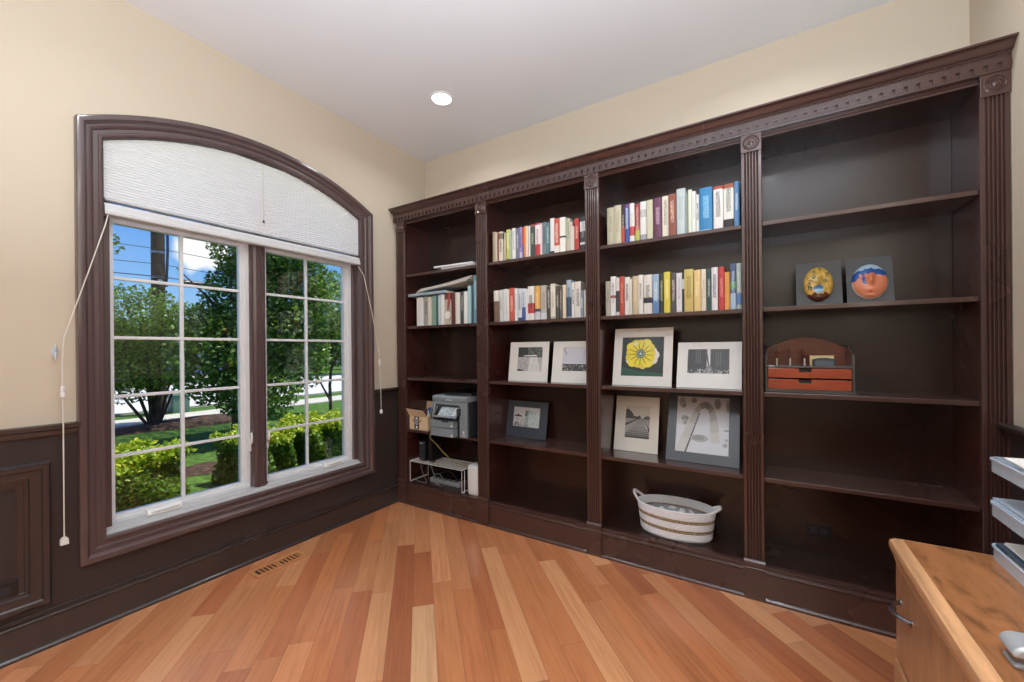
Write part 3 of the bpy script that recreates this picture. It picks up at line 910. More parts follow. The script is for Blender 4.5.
# books and papers lying on top of the printer bay row
zt = 1.4915 + 0.2505
t = thing('book', 'thin blue-striped book lying flat on top of the printer bay row', 'book', (0.128, -0.345, zt), (0, -0.006, 0.0))
w, d, th = 0.42, 0.2, 0.022
st = NT('blue_striped_cover'); g = st.n('ShaderNodeSeparateXYZ'); st.l(st.coord('Generated'), g.inputs[0])
sw = st.math('FRACT', st.math('MULTIPLY', g.outputs[0], 34))
st.principled(st.mix(st.math('GREATER_THAN', sw, 0.5), lin((110, 140, 165)), lin((190, 205, 212))), 0.45)
MB().extrude([(d, 0), (0.0, 0), (-0.003, th / 2), (0.0, th), (d, th), (d, th - 0.002), (0.004, th - 0.002), (0.004, 0.002), (d, 0.002)], 'x', 0, w).build('cover', st.m, t, world=False)
MB().box(0.003, w - 0.003, 0.005, d - 0.003, 0.0025, th - 0.0025).build('page_block', M['pages'], t, world=False)
t = thing('magazine_stack', 'floppy off-white stack of loose magazines on the blue-striped book', 'magazines', (0.22, -0.33, zt + 0.026))
t['name_note'] = 'one floppy sheaf'
del t['name_note']
t.name = 'loose_sheaf'
mb = MB()
nx = 14
for j in range(3):
    vs, fs = [], []
    for s in range(2):
        for i in range(nx + 1):
            u = i / nx
            x = 0.215 + 0.012 * j + 0.545 * u
            zz = zt + 0.026 + j * 0.012 + s * 0.0105 + 0.058 * u + 0.004 * math.sin(6 * u + j)
            vs += [(x, -0.338 + 0.012 * j, zz), (x, -0.12, zz)]
    m = 2 * (nx + 1)
    for i in range(nx):
        a = 2 * i
        fs += [(a, a + 1, a + 3, a + 2), (m + a, m + a + 2, m + a + 3, m + a + 1), (a, a + 2, m + a + 2, m + a), (a + 1, m + a + 1, m + a + 3, a + 3)]
    fs += [(0, m, m + 1, 1), (2 * nx, 2 * nx + 1, m + 2 * nx + 1, m + 2 * nx)]
    mb.colr(lin([(196, 190, 180), (214, 212, 206), (190, 186, 180)][j])).add(vs, fs)
mb.build('sheets', attr_mat('sheaf_paper', 0.5), t, smooth=30)
# white round tag and red ribbon hanging over the parchment book
t = thing('gift_tag', 'round white tag on a red ribbon hanging over the parchment book, printer bay', 'tag', (0.57, -0.345, 1.72))
MB().tube([(0.585, -0.343, 1.742), (0.59, -0.352, 1.70), (0.582, -0.353, 1.65), (0.575, -0.353, 1.60)], [0.006, 0.009, 0.007, 0.003], 6).build('ribbon', plain('red_ribbon', (170, 62, 55), 0.5), t, smooth=40)
MB().lathe([(0, -0.0015), (0.03, -0.0015), (0.03, 0.0015), (0, 0.0015)], (0.575, -0.356, 1.565), 24, axis='y').build('disc', M['paper'], t)
# ---------------------------------------------------------------- matted prints leaning on the shelves
gloss_print = attr_mat('print_surface', 0.4, coat=0.2, coat_rough=0.12)
mat_white = plain('mat_board_white', (226, 225, 221), 0.45, coat=0.5, var=0.02)
mat_ivory = plain('mat_board_ivory', (226, 222, 213), 0.45, coat=0.5, var=0.02)
mat_grey = plain('mat_board_slate', (64, 72, 82), 0.4, coat=0.5, var=0.06)
board_back = plain('easel_board', (60, 52, 48), 0.8)

def g_(v): return lin((v, v, v))
class Pic(MB):
    """flat print: polygons in 0..1 picture coordinates, each a hair in front of the last"""
    def __init__(s, x0, x1, z0, z1):
        super().__init__(); s.r = (x0, x1, z0, z1); s.k = 0
    def P(s, pts, c):
        x0, x1, z0, z1 = s.r
        y = -0.0024 - 0.00012 * s.k; s.k += 1
        s.colr(c)
        s.poly([(x0 + (x1 - x0) * min(1, max(0, u)), y, z0 + (z1 - z0) * min(1, max(0, v))) for u, v in pts])
    def R(s, u0, u1, v0, v1, c): s.P([(u0, v0), (u1, v0), (u1, v1), (u0, v1)], c)
    def E(s, u, v, ru, rv, c, n=14, a=0):
        s.P([(u + ru * math.cos(2 * PI * i / n + a), v + rv * math.sin(2 * PI * i / n + a)) for i in range(n)], c)

def print_board(label, x, yb, yt, z, w, h, win_, mat, draw, cat='matted print', strut=True, yaw=0.0):
    """win_: print rectangle (fractions of width/height)"""
    L = h
    tilt = math.asin(min(0.9, (yt - yb) / L))
    t = thing('matted_print', label, cat, (x, yb, z + 0.0005), (-tilt, 0, yaw), 'matted prints leaning on the shelves')
    u0, u1, v0, v1 = win_
    a, b, c, d = u0 * w, u1 * w, v0 * h, v1 * h
    mb = MB()
    lo = [(0, 0), (w, 0), (w, h), (0, h)]; li = [(a, c), (b, c), (b, d), (a, d)]; bev = 0.0015
    lb = [(a + bev, c + bev), (b - bev, c + bev), (b - bev, d - bev), (a + bev, d - bev)]
    vs = [(p[0], -0.004, p[1]) for p in lo] + [(p[0], -0.004, p[1]) for p in li] + [(p[0], -0.002, p[1]) for p in lb] + [(p[0], 0.001, p[1]) for p in lo]
    fs = []
    for i in range(4):
        j = (i + 1) % 4
        fs += [(i, j, 4 + j, 4 + i), (4 + i, 4 + j, 8 + j, 8 + i), (i, 12 + i, 12 + j, j)]
    fs.append((12, 15, 14, 13))
    mb.add(vs, fs)
    mb.build('mat', mat, t, world=False)
    pc = Pic(a, b, c, d)
    draw(pc)
    # keep every layer behind the mat's face
    ys = [v[1] for v in pc.v]
    kmax = max(1, pc.k)
    sc = min(1.0, 0.0014 / (0.00012 * kmax))
    pc.v = [(v[0], -0.0008 - (-(v[1]) - 0.0024) * sc, v[2]) for v in pc.v]
    pc.build('print', gloss_print, t, world=False, recalc=False)
    if strut:
        mb = MB().extrude([(w * 0.42, 0.001), (w * 0.58, 0.001), (w * 0.58, 0.003), (w * 0.42, 0.003)], 'z', h * 0.05, h * 0.7)
        mb.build('easel_back', board_back, t, world=False)
    return t

rp = random.Random(5)
def d_street_falls(p):        # pale path between dark trees
    p.R(0, 1, 0, 1, g_(150))
    p.R(0, 1, .58, 1, lin((70, 82, 80))); p.R(0, .42, .6, 1, lin((44, 52, 52)))
    for i in range(45): p.E(rp.uniform(.42, 1), rp.uniform(.66, 1), .02, .035, g_(rp.choice([95, 120, 140, 60])), 6)
    p.P([(.2, .62), (.8, .62), (.75, .68), (.3, .66)], g_(225))
    p.R(0, 1, 0, .58, g_(176))
    for i in range(36): p.E(rp.uniform(0, .4), rp.uniform(0, .52), .022, .03, g_(rp.choice([120, 138, 150, 160])), 6)
    p.P([(.45, 0), (.95, 0), (.8, .58), (.5, .58)], g_(212))
    for i in range(24): p.E(rp.uniform(.5, 1), rp.uniform(0, .5), .02, .03, g_(rp.choice([160, 190, 205])), 6)
    p.P([(0, 0), (.34, 0), (.2, .07), (0, .1)], g_(45))
def d_sky_crowd(p):
    p.R(0, 1, 0, 1, lin((208, 210, 220))); p.R(0, 1, .36, 1, lin((200, 203, 214)))
    p.P([(.01, .93), (.06, .9), (.15, .72), (.12, .70)], g_(120)); p.P([(.05, .97), (.09, .95), (.03, .88)], g_(150))
    p.R(0, 1, 0, .3, lin((62, 70, 72)))
    for i in range(60): p.E(rp.uniform(.02, .98), rp.uniform(.03, .27), .018, .03, g_(rp.choice([40, 110, 150, 185])), 6)
def d_castle(p):
    p.R(0, 1, 0, 1, g_(202))
    p.R(0, .42, .0, .45, g_(172))
    for k in range(4): p.R(.03 + .1 * k, .09 + .1 * k, .12, .5, g_(205 - 12 * (k % 2)))
    p.P([(.02, .5), (.08, .58), (.3, .58), (.36, .5)], g_(60)); p.R(.14, .22, .56, .63, g_(45))
    p.R(.5, .98, .05, .86, lin((190, 205, 206))); p.P([(.44, .0), (.56, .0), (.6, .9), (.5, .82), (.45, .4)], lin((150, 170, 165)))
    p.E(.5, .72, .06, .12, lin((105, 125, 120)), 10); p.E(.48, .6, .04, .08, lin((80, 95, 92)), 8)
    for i in range(26): p.R(*((lambda u, v: (u, u + .035, v, v + .05))(rp.uniform(.58, .93), rp.uniform(.1, .78))), g_(rp.choice([150, 165, 215])))
    p.R(.08, .22, .14, .2, g_(50))
    for i in range(14): p.E(rp.uniform(.05, .6), rp.uniform(.04, .14), .03, .03, g_(rp.choice([110, 140, 190])), 7)
def d_flower(p):
    p.R(0, 1, 0, 1, lin((24, 40, 40))); p.P([(0, 0), (1, 0), (1, .08), (.4, .14), (.15, .2), (0, .26)], lin((28, 82, 66)))
    cx, cy = .46, .57
    for (u, v, r) in ((.78, .54, .12), (.74, .42, .12), (.74, .64, .1), (.52, .24, .06), (.2, .4, .09), (.17, .5, .06)): p.E(u, v, r, r, lin((226, 220, 214)), 14)
    for k in range(13):
        a = 2 * PI * k / 13 + .1
        r = .225 + .025 * (k % 3)
        p.E(cx + r * math.cos(a), cy + r * 1.05 * math.sin(a), .125, .125, lin([(226, 208, 40), (218, 202, 52), (232, 218, 70)][k % 3]), 14)
    p.E(.36, .8, .07, .07, lin((228, 222, 190)), 12)
    p.E(cx, cy, .25, .26, lin((228, 212, 44)), 24)
    for k in range(13):
        a = 2 * PI * (k + .5) / 13 + .1
        c, s = math.cos(a), math.sin(a)
        p.P([(cx + .1 * c - .006 * s, cy + .1 * s + .006 * c), (cx + .3 * c - .004 * s, cy + .3 * s + .004 * c), (cx + .3 * c + .006 * s, cy + .3 * s - .006 * c), (cx + .1 * c + .016 * s, cy + .1 * s - .016 * c)], lin((96, 74, 20)))
    p.E(cx, cy, .1, .115, lin((62, 92, 82)), 16)
    for k in range(10): p.E(cx + .07 * math.cos(k * .63), cy + .08 * math.sin(k * .63), .018, .02, lin((150, 176, 160)), 6)
    p.E(cx, cy, .03, .035, lin((190, 205, 205)), 10)
def d_avenue(p):
    p.R(0, 1, 0, 1, g_(216)); p.R(0, .47, .2, 1, g_(40)); p.R(.55, 1, .2, 1, g_(44))
    p.P([(.43, 1), (.5, 1), (.545, .3), (.5, .3)], g_(70)); p.P([(.47, 1), (.555, 1), (.555, .35), (.53, .35)], g_(214))
    p.P([(.0, .2), (.35, .34), (.35, 1), (.18, 1), (.18, .4), (0, .34)], g_(40)); p.P([(.72, 1), (.8, 1), (1, .5), (1, .2), (.72, .2)], g_(46))
    for i in range(10):
        for j in range(3):
            p.R(.2 + .05 * j, .225 + .05 * j, .42 + .055 * i, .455 + .055 * i, g_(96)); p.R(.68 + .05 * j, .7 + .05 * j, .3 + .06 * i, .335 + .06 * i, g_(104))
    p.R(0, 1, 0, .2, g_(48)); p.P([(.35, 0), (.65, 0), (.56, .33), (.5, .33)], g_(120))
    for i in range(55): p.E(rp.uniform(0, 1), rp.uniform(.01, .18), .016, .026, g_(rp.choice([150, 190, 215, 90])), 6)
def d_rails(p):
    p.R(0, 1, 0, 1, lin((206, 203, 196))); p.R(0, 1, 0, .62, g_(160))
    p.P([(0, .6), (0, .88), (.1, .9), (.2, .84), (.3, .76), (.36, .68), (.52, .67), (.58, .72), (.62, .67), (.66, .6)], g_(74)); p.P([(.72, .6), (.78, .67), (.9, .71), (1, .68), (1, .58)], g_(96))
    p.P([(0, .0), (1, .0), (.72, .62), (.6, .62)], g_(150))
    for k in range(9):
        v = .02 + .56 * (1 - (1 - k / 9) ** 1.0) * .9
        h_ = .05 * (1 - k / 10)
        l, r = -.1 + .68 * v / .62, 1.05 - .3 * v / .62
        p.R(max(0, l), r, v, v + h_, g_(88 + 8 * k))
    p.P([(0, .36), (.0, .43), (.6, .64), (.62, .63)], g_(66)); p.P([(.98, .2), (1, .3), (.72, .63), (.7, .62)], g_(58)); p.P([(.9, .3), (.94, .3), (.71, .63), (.7, .63)], g_(205))
    p.R(0, 1, 0, .05, g_(60))
def d_arch(p):
    p.R(0, 1, 0, 1, lin((200, 204, 210))); p.R(0, 1, 0, .48, lin((208, 212, 220)))
    for (u, v, a, b, c) in ((.1, .9, .07, .1, 150), (.13, .84, .06, .06, 132), (.33, .93, .06, .05, 126), (.78, .88, .07, .1, 132), (.97, .85, .04, .12, 140), (.17, .6, .08, .05, 128), (.17, .53, .05, .06, 152), (.95, .43, .06, .015, 140), (.93, .18, .05, .04, 162), (.95, .27, .04, .03, 168)):
        p.E(u, v, a, b, g_(c + 22), 12); p.E(u + .01, v - .01, a * .65, b * .65, g_(c), 10)
    out_ = [(.0, .0), (.1, .24), (.24, .54), (.34, .76), (.44, .88), (.54, .92), (.64, .89), (.72, .8), (.78, .62), (.82, .4), (.84, .2)]
    in_ = [(.2, .0), (.27, .24), (.36, .5), (.43, .69), (.48, .77), (.55, .8), (.6, .77), (.63, .7), (.65, .55), (.66, .36), (.66, .2)]
    for i in range(len(out_) - 1):
        p.P([out_[i], out_[i + 1], in_[i + 1], in_[i]], g_([200, 190, 178, 160, 138, 122, 140, 165, 182, 198][i]))
    p.P([(.185, 0), (.22, 0), (.46, .71), (.43, .69)], g_(88))
    p.E(.46, .26, .17, .065, g_(168), 16); p.E(.44, .27, .11, .045, g_(148), 12)

print_board('white-matted print of a pale path among dark trees, second bay', 1.083, -0.268, -0.225, 1.0595, 0.322, 0.285, (.215, .845, .25, .87), mat_white, d_street_falls)
print_board('white-matted print of open sky over a dark strip, half behind the pilaster', 1.436, -0.268, -0.215, 1.0595, 0.297, 0.285, (.25, .99, .28, .86), mat_white, d_sky_crowd)
print_board('slate-matted print of a pale castle-like building leaning in the second bay', 0.962, -0.140, -0.088, 0.6235, 0.372, 0.272, (.18, .82, .28, .83), mat_grey, d_castle, yaw=-0.06)
print_board('white-matted print of a yellow flower on dark green', 1.872, -0.275, -0.2, 1.0595, 0.356, 0.362, (.14, .86, .16, .845), mat_white, d_flower)
print_board('white-matted print of a city avenue between tall dark buildings', 2.254, -0.275, -0.195, 1.0595, 0.333, 0.272, (.165, .82, .31, .85), mat_white, d_avenue)
print_board('ivory-matted print of railway tracks leaning below the flower print', 1.842, -0.168, -0.085, 0.6235, 0.279, 0.355, (.235, .80, .24, .83), mat_ivory, d_rails)
print_board('slate-matted large print of a pale arch beside the railway print', 2.186, -0.252, -0.105, 0.6235, 0.385, 0.42, (.125, .865, .135, .935), mat_grey, d_arch)

# ---------------------------------------------------------------- two painted masks on grey boards
def mask(label, bx0, bx1, cx, cz, rx, rz, kind):
    z = 1.4915
    yb, yt, h = -0.262, -0.205, 0.235
    tilt = math.asin((yt - yb) / h)
    t = thing('painted_mask', label, 'mask', (bx0, yb, z + 0.0005), (-tilt, 0, 0), 'painted masks on grey boards')
    w = bx1 - bx0
    MB().box(0, w, 0, 0.004, 0, h).build('backing_board', plain('mask_board_grey', (78, 80, 82), 0.6, var=0.05), t, world=False, bevel=0.001)
    N, R = 64, 26
    vs, fs, cs = [], [], []
    ox, oz = cx - bx0, cz - z
    def height(u, v):   # u,v in -1..1 of the face
        r2 = u * u + v * v
        d = 0.034 * math.sqrt(max(0, 1 - r2)) ** 0.9
        nose = 0.017 * math.exp(-(u / 0.14) ** 2) * math.exp(-((v + 0.08 if v < -0.08 else (v + 0.08) * 0.5) / 0.17) ** 2)
        eyes = -0.007 * (math.exp(-(((u - .36) / .2) ** 2 + ((v - .2) / .13) ** 2)) + math.exp(-(((u + .36) / .2) ** 2 + ((v - .2) / .13) ** 2)))
        lips = 0.006 * math.exp(-((u / .26) ** 2 + ((v + .5) / .07) ** 2)) + 0.006 * math.exp(-((u / .22) ** 2 + ((v + .62) / .06) ** 2))
        chin = 0.006 * math.exp(-((u / .3) ** 2 + ((v + .85) / .12) ** 2))
        return d + nose + eyes + lips + chin
    rm = random.Random(3)
    rings = [(-.55, .12), (-.62, -.12), (-.58, -.3), (.55, .25), (.6, .5), (-.3, .62), (.1, .82), (.42, .1), (-.3, .35)]
    def colour(u, v):
        wob = .05 * math.sin(9 * u + 3 * v) + .04 * math.sin(17 * u)
        r = math.hypot(u, v)
        if kind == 'gold':
            if v < -.66 + wob + .1 * abs(u): return (88, 40, 26)
            if abs(u + .02) < .32 and -.62 < v < -.2 and (abs(u) < .24 or v > -.48): return (58, 120, 172) if v > -.38 else (140, 185, 212)
            for (a, b) in rings:
                d = math.hypot(u - a, (v - b) * 1.2)
                if .07 < d < .125: return (70, 52, 24)
                if d <= .05: return (130, 150, 80)
            if abs(u + .2) < .13 and .0 < v + .3 * u < .3 and u < 0: return (226, 212, 160)
            k = .5 + .5 * math.sin(7 * u + 11 * v) * math.sin(13 * u - 5 * v)
            return (188 + 30 * k, 148 + 34 * k, 58 + 40 * k)
        if v > .66 + wob * .6 - .25 * u * u: return (178, 205, 224)
        if v > .36 + .8 * wob - .15 * (u + .2) * (u + .2) - (.25 if u < -.6 else 0): return (22, 78, 152)
        if abs(u + .36 + .1 * v) < .09 - .12 * (v - .0) * .5 and -.22 < v < .5: return (24, 76, 150)
        if r > .96: return (228, 214, 200)
        if math.hypot(u + .05, (v + .62) * 1.2) < .1: return (196, 84, 60)
        return (214, 128, 92)
    for i in range(R + 1):
        q = math.sin(0.5 * PI * i / R)
        for k in range(N):
            a = 2 * PI * k / N
            u, v = q * math.cos(a), q * math.sin(a)
            sq = 1 - 0.06 * (v if v < 0 else 0) * 0
            vs.append((ox + rx * u, -0.001 - height(u, v), oz + rz * v))
    for i in range(R):
        for k in range(N):
            k2 = (k + 1) % N
            fs.append((i * N + k, i * N + k2, (i + 1) * N + k2, (i + 1) * N + k))
            q = (math.sin(0.5 * PI * i / R) + math.sin(0.5 * PI * (i + 1) / R)) / 2
            a = 2 * PI * (k + .5) / N
            cs.append(lin(colour(q * math.cos(a), q * math.sin(a))))
    mb = MB(); mb.add(vs, fs); mb.c = cs
    mb.build('face', attr_mat('mask_paint_' + kind, 0.38, coat=0.3), t, world=False, smooth=60)
mask('gold mask with blue mouth and dark rings on a grey board', 2.834, 3.020, 2.925, 1.606, 0.061, 0.092, 'gold')
mask('orange mask with blue hair band on a grey board', 3.036, 3.208, 3.122, 1.599, 0.067, 0.089, 'orange')
# ---------------------------------------------------------------- desk organizer with two drawers
def cherry(name, rgb, var=0.28):
    t = NT(name); co = t.coord()
    n = t.noise(t.mapping(co, (6, 6, 60)), 3, 5, .6)
    c = lin(rgb)
    colr = t.ramp(n, [(.25, tuple(v * (1 - var) for v in c[:3]) + (1,)), (.75, tuple(v * (1 + var) for v in c[:3]) + (1,))])
    t.principled(colr, .25, coat=.4)
    return t.m
cw, cd = cherry('cherry_wood', (112, 56, 38)), cherry('cherry_drawer', (156, 68, 40))  # back and divider wood darkened; shade between the slots put into its colour
blk = plain('ebony_edge', (74, 72, 70), .25, coat=.5)
t = thing('desk_organizer', 'cherry wood desk organizer with letter slots above two drawers', 'desk organizer', (2.872, -0.2, 1.0595))
X0, X1, YO, YB2, Z0 = 2.697, 3.053, -0.322, -0.12, 1.0598
MB().box(X0, X1, YO + 0.004, YB2, Z0 + 0.0, Z0 + 0.014).build('base', blk, t, bevel=0.001)
MB().box(X0 + 0.005, X1 - 0.005, YO + 0.002, YB2, Z0 + 0.124, Z0 + 0.134).build('ledge', blk, t, bevel=0.001)
def side(x, nm):
    pts = [(YO, Z0), (YO, Z0 + 0.182), (YO + 0.004, Z0 + 0.188), (YO + 0.012, Z0 + 0.19)] + [(YO + 0.012 + 0.16 * k / 8, Z0 + 0.19 + 0.05 * math.sin(PI / 2 * k / 8)) for k in range(1, 9)] + [(YB2, Z0 + 0.24), (YB2, Z0)]
    MB().extrude(pts, 'x', x, x + 0.0095).build(nm, blk, t, bevel=0.001)
side(X0 - 0.001, 'side_wall'); side(X1 - 0.0085, 'side_wall')
pts = [(X0 + 0.006, Z0 + 0.01), (X1 - 0.006, Z0 + 0.01)] + [(X1 - 0.006 - (X1 - X0 - 0.012) * k / 16, Z0 + 0.222 + 0.058 * math.sin(PI * k / 16)) for k in range(17)]
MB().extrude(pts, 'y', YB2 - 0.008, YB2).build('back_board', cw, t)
def drawer(z0, z1):
    n0, n1 = 2.838, 2.888
    pts = [(X0 + 0.011, z0), (X1 - 0.011, z0), (X1 - 0.011, z1), (n1, z1), (n1, z1 - 0.017), (n0, z1 - 0.017), (n0, z1), (X0 + 0.011, z1)]
    d = MB().extrude(pts, 'y', YO + 0.002, YO + 0.01).build('drawer', cd, t, bevel=0.0008)
    MB().box(X0 + 0.013, X1 - 0.013, YO + 0.02, YO + 0.16, z0 + 0.001, z1 - 0.003).build('drawer_box', M['black_plastic'], d)
drawer(Z0 + 0.0745, Z0 + 0.121); drawer(Z0 + 0.0165, Z0 + 0.066)
for x in (2.747, 2.803, 2.862):
    pts = [(YO + 0.012, Z0 + 0.134), (YO + 0.012, Z0 + 0.168), (YO + 0.03, Z0 + 0.176), (YO + 0.09, Z0 + 0.18), (YO + 0.13, Z0 + 0.21), (YB2 - 0.008, Z0 + 0.225), (YB2 - 0.008, Z0 + 0.134)]
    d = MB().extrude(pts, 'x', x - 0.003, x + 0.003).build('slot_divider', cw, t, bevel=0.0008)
    MB().box(x - 0.0036, x + 0.0036, YO + 0.010, YO + 0.0135, Z0 + 0.134, Z0 + 0.172).build('front_edge', M['chrome'], d)
t = thing('note_card', 'cream note card standing in the desk organizer behind a black wallet', 'card', (2.935, YO + 0.08, Z0 + 0.134))
MB().box(2.888, 2.985, YO + 0.078, YO + 0.084, Z0 + 0.1342, Z0 + 0.185).build('sheet', plain('cream_card', (226, 204, 152), .7), t)
t = thing('wallet', 'black leather wallet standing in the desk organizer slot', 'wallet', (2.94, YO + 0.05, Z0 + 0.134))
pts = [(2.896, Z0 + 0.1342), (2.988, Z0 + 0.1342), (2.989, Z0 + 0.163), (2.982, Z0 + 0.169), (2.955, Z0 + 0.174), (2.92, Z0 + 0.173), (2.899, Z0 + 0.168), (2.896, Z0 + 0.16)]
MB().extrude(pts, 'y', YO + 0.035, YO + 0.055).build('leather', plain('black_leather', (52, 56, 62), .35), t, bevel=0.003)
MB().box(2.904, 2.98, YO + 0.03, YO + 0.0345, Z0 + 0.1342, Z0 + 0.16).build('flap', plain('grey_leather', (92, 98, 106), .4), t, bevel=0.002)

# ---------------------------------------------------------------- printer
Z0 = 0.6238
PX0, PX1, PY0, PY1 = 0.468, 0.812, -0.425, -0.09
t = thing('printer', 'grey office printer with tilted touch panel on the shelf of the first bay', 'printer', ((PX0 + PX1) / 2, -0.25, Z0))
PG, PL, PD, PB = M['printer_grey'], M['printer_light'], M['dark_grey_plastic'], M['black_plastic']
fx = lambda u: PX0 + (PX1 - PX0) * u
MB().rbox(PX0, PX1, PY0 + 0.014, PY1, Z0 + 0.006, Z0 + 0.268, 0.012).build('body', PD, t, smooth=40, bevel=0.003)
# front fascia in lighter grey with an opening for the paper
mb = MB()
yF = PY0
mb.box(PX0, fx(.09), yF, yF + 0.02, Z0 + 0.006, Z0 + 0.268).box(fx(.80), PX1, yF, yF + 0.02, Z0 + 0.006, Z0 + 0.268).box(fx(.09), fx(.80), yF, yF + 0.02, Z0 + 0.235, Z0 + 0.268).box(fx(.09), fx(.80), yF + 0.012, yF + 0.02, Z0 + 0.14, Z0 + 0.235)
mb.build('fascia', PL, t, bevel=0.002)
mb = MB().extrude([(yF + 0.002, Z0 + 0.269), (yF - 0.002, Z0 + 0.30), (yF + 0.012, Z0 + 0.312), (PY1 - 0.01, Z0 + 0.314), (PY1, Z0 + 0.269)], 'x', PX0, PX1)
mb.build('scanner_lid', PL, t, bevel=0.004)
mb = MB().extrude([(yF + 0.04, Z0 + 0.312), (yF + 0.06, Z0 + 0.33), (PY1 - 0.06, Z0 + 0.34), (PY1 - 0.02, Z0 + 0.312)], 'x', fx(.25), fx(1.0))
mb.build('document_feeder', PB, t, bevel=0.004)
MB().box(fx(.12), fx(.78), yF - 0.003, yF + 0.002, Z0 + 0.237, Z0 + 0.2445).build('feeder_slot', PB, t)
# tilted control panel
mb = MB()
a0, a1 = (yF + 0.010, Z0 + 0.232), (yF - 0.055, Z0 + 0.158)
def slab(mb, u0, u1, s0, s1, off, th):
    dy, dz = a1[0] - a0[0], a1[1] - a0[1]
    L = math.hypot(dy, dz); ny, nz = dz / L, -dy / L
    P = lambda s, o: (a0[0] + dy * s + ny * o, a0[1] + dz * s + nz * o)
    q = [P(s0, off), P(s1, off), P(s1, off + th), P(s0, off + th)]
    mb.extrude(q, 'x', fx(u0), fx(u1))
slab(mb, .15, .80, 0, 1, -0.014, 0.014)
cp = mb.build('control_panel', M['printer_light'], t, bevel=0.002)
mb = MB(); slab(mb, .30, .64, .10, .86, 0.0002, 0.0015)
scr = NT('touch_screen'); n = scr.n('ShaderNodeTexNoise'); scr.l(scr.mapping(scr.coord(), (20, 20, 20)), n.inputs[0])
scr.principled(scr.ramp(n.outputs[0], [(.35, lin((120, 140, 150))), (.65, lin((200, 212, 214)))]), .12, coat=.6)
mb.build('touch_screen', scr.m, cp)
mb = MB(); slab(mb, .17, .28, .06, .9, 0.0002, 0.001); mb.build('panel_bezel', PB, cp)
mb = MB()
for k in range(4):
    for j in range(3): slab(mb, .67 + .038 * j, .695 + .038 * j, .14 + .18 * k, .26 + .18 * k, 0.0002, 0.0015)
mb.build('keypad', M['white_plastic'], cp)
mb = MB().box(fx(.78), fx(.84), yF - 0.03, yF + 0.002, Z0 + 0.17, Z0 + 0.225); mb.build('panel_hinge', PD, t, bevel=0.006)
MB().box(fx(.10), fx(.80), yF - 0.03, yF + 0.014, Z0 + 0.136, Z0 + 0.15).box(fx(.10), fx(.79), yF + 0.004, yF + 0.012, Z0 + 0.15, Z0 + 0.2).build('output_slot', PB, t, bevel=0.002)
mb = MB().box(fx(.06), fx(.72), yF - 0.045, yF + 0.012, Z0 + 0.078, Z0 + 0.128); mb.build('paper_cassette', PL, t, bevel=0.003)
mb = MB().box(fx(.06), fx(.72), yF - 0.043, yF + 0.012, Z0 + 0.008, Z0 + 0.073); mb.build('paper_cassette', PL, t, bevel=0.003)
MB().box(fx(.4), fx(.58), yF - 0.047, yF - 0.04, Z0 + 0.118, Z0 + 0.13).build('cassette_grip', PB, t, bevel=0.001)
MB().box(fx(.66), fx(.70), yF - 0.0465, yF - 0.044, Z0 + 0.09, Z0 + 0.1).box(fx(.66), fx(.70), yF - 0.0445, yF - 0.042, Z0 + 0.018, Z0 + 0.03).build('tray_mark', M['white_plastic'], t)
MB().box(fx(.89), fx(.93), yF - 0.001, yF + 0.001, Z0 + 0.04, Z0 + 0.056).box(fx(.885), fx(.945), yF - 0.001, yF + 0.001, Z0 + 0.024, Z0 + 0.03).build('port_mark', M['white_plastic'], t)
def text_mesh(body, size, loc, rot, mat, parent, name):
    cu = bpy.data.curves.new(name, 'FONT'); cu.body = body; cu.size = size; cu.extrude = 0.0003; cu.align_x = 'CENTER'
    tmp = bpy.data.objects.new(name + '_tmp', cu)
    COL.objects.link(tmp)
    dg = bpy.context.evaluated_depsgraph_get()
    me = bpy.data.meshes.new_from_object(tmp.evaluated_get(dg))
    bpy.data.objects.remove(tmp)
    me.name = name; me.materials.clear(); me.materials.append(mat)
    o = bpy.data.objects.new(name, me); COL.objects.link(o); o.parent = parent
    L = root_loc(parent)
    o.location = Vector(loc) - L; o.rotation_euler = rot
    return o
text_mesh('EPSON', 0.02, (fx(.5), yF - 0.0035, Z0 + 0.276), (PI / 2, 0, 0), M['white_plastic'], t, 'maker_name')

# ---------------------------------------------------------------- cardboard box with things in it
t = thing('cardboard_box', 'open cardboard box with raised flaps beside the printer', 'box', (0.21, -0.24, Z0))
BX0, BX1, BY0, BY1, BZ = 0.108, 0.33, -0.335, -0.14, Z0
CB = M['cardboard']
mb = MB(); q = 0.004; hB = 0.112
mb.box(BX0, BX1, BY0, BY0 + q, BZ, BZ + hB).box(BX0, BX1, BY1 - q, BY1, BZ, BZ + hB).box(BX0, BX0 + q, BY0 + q, BY1 - q, BZ, BZ + hB).box(BX1 - q, BX1, BY0 + q, BY1 - q, BZ, BZ + hB).box(BX0 + q, BX1 - q, BY0 + q, BY1 - q, BZ, BZ + q)
mb.build('carton', CB, t)
def flap(a, b, c, d, nrm):
    th = 0.0035
    n = Vector(nrm).normalized() * th
    vs = [Vector(p) for p in (a, b, c, d)]
    m = MB(); m.add([tuple(v) for v in vs] + [tuple(v + n) for v in vs], [(0, 1, 2, 3), (7, 6, 5, 4), (0, 4, 5, 1), (1, 5, 6, 2), (2, 6, 7, 3), (3, 7, 4, 0)])
    m.build('flap', CB, t)
zt_ = BZ + hB
flap((BX0, BY0, zt_), (BX1, BY0, zt_), (BX1 - 0.02, BY0 - 0.036, zt_ + 0.056), (BX0 - 0.05, BY0 - 0.036, zt_ + 0.066), (0, -1, -1))
flap((BX0, BY1, zt_), (BX1, BY1, zt_), (BX1, BY1 + 0.015, zt_ + 0.10), (BX0, BY1 + 0.015, zt_ + 0.10), (0, 1, 0))
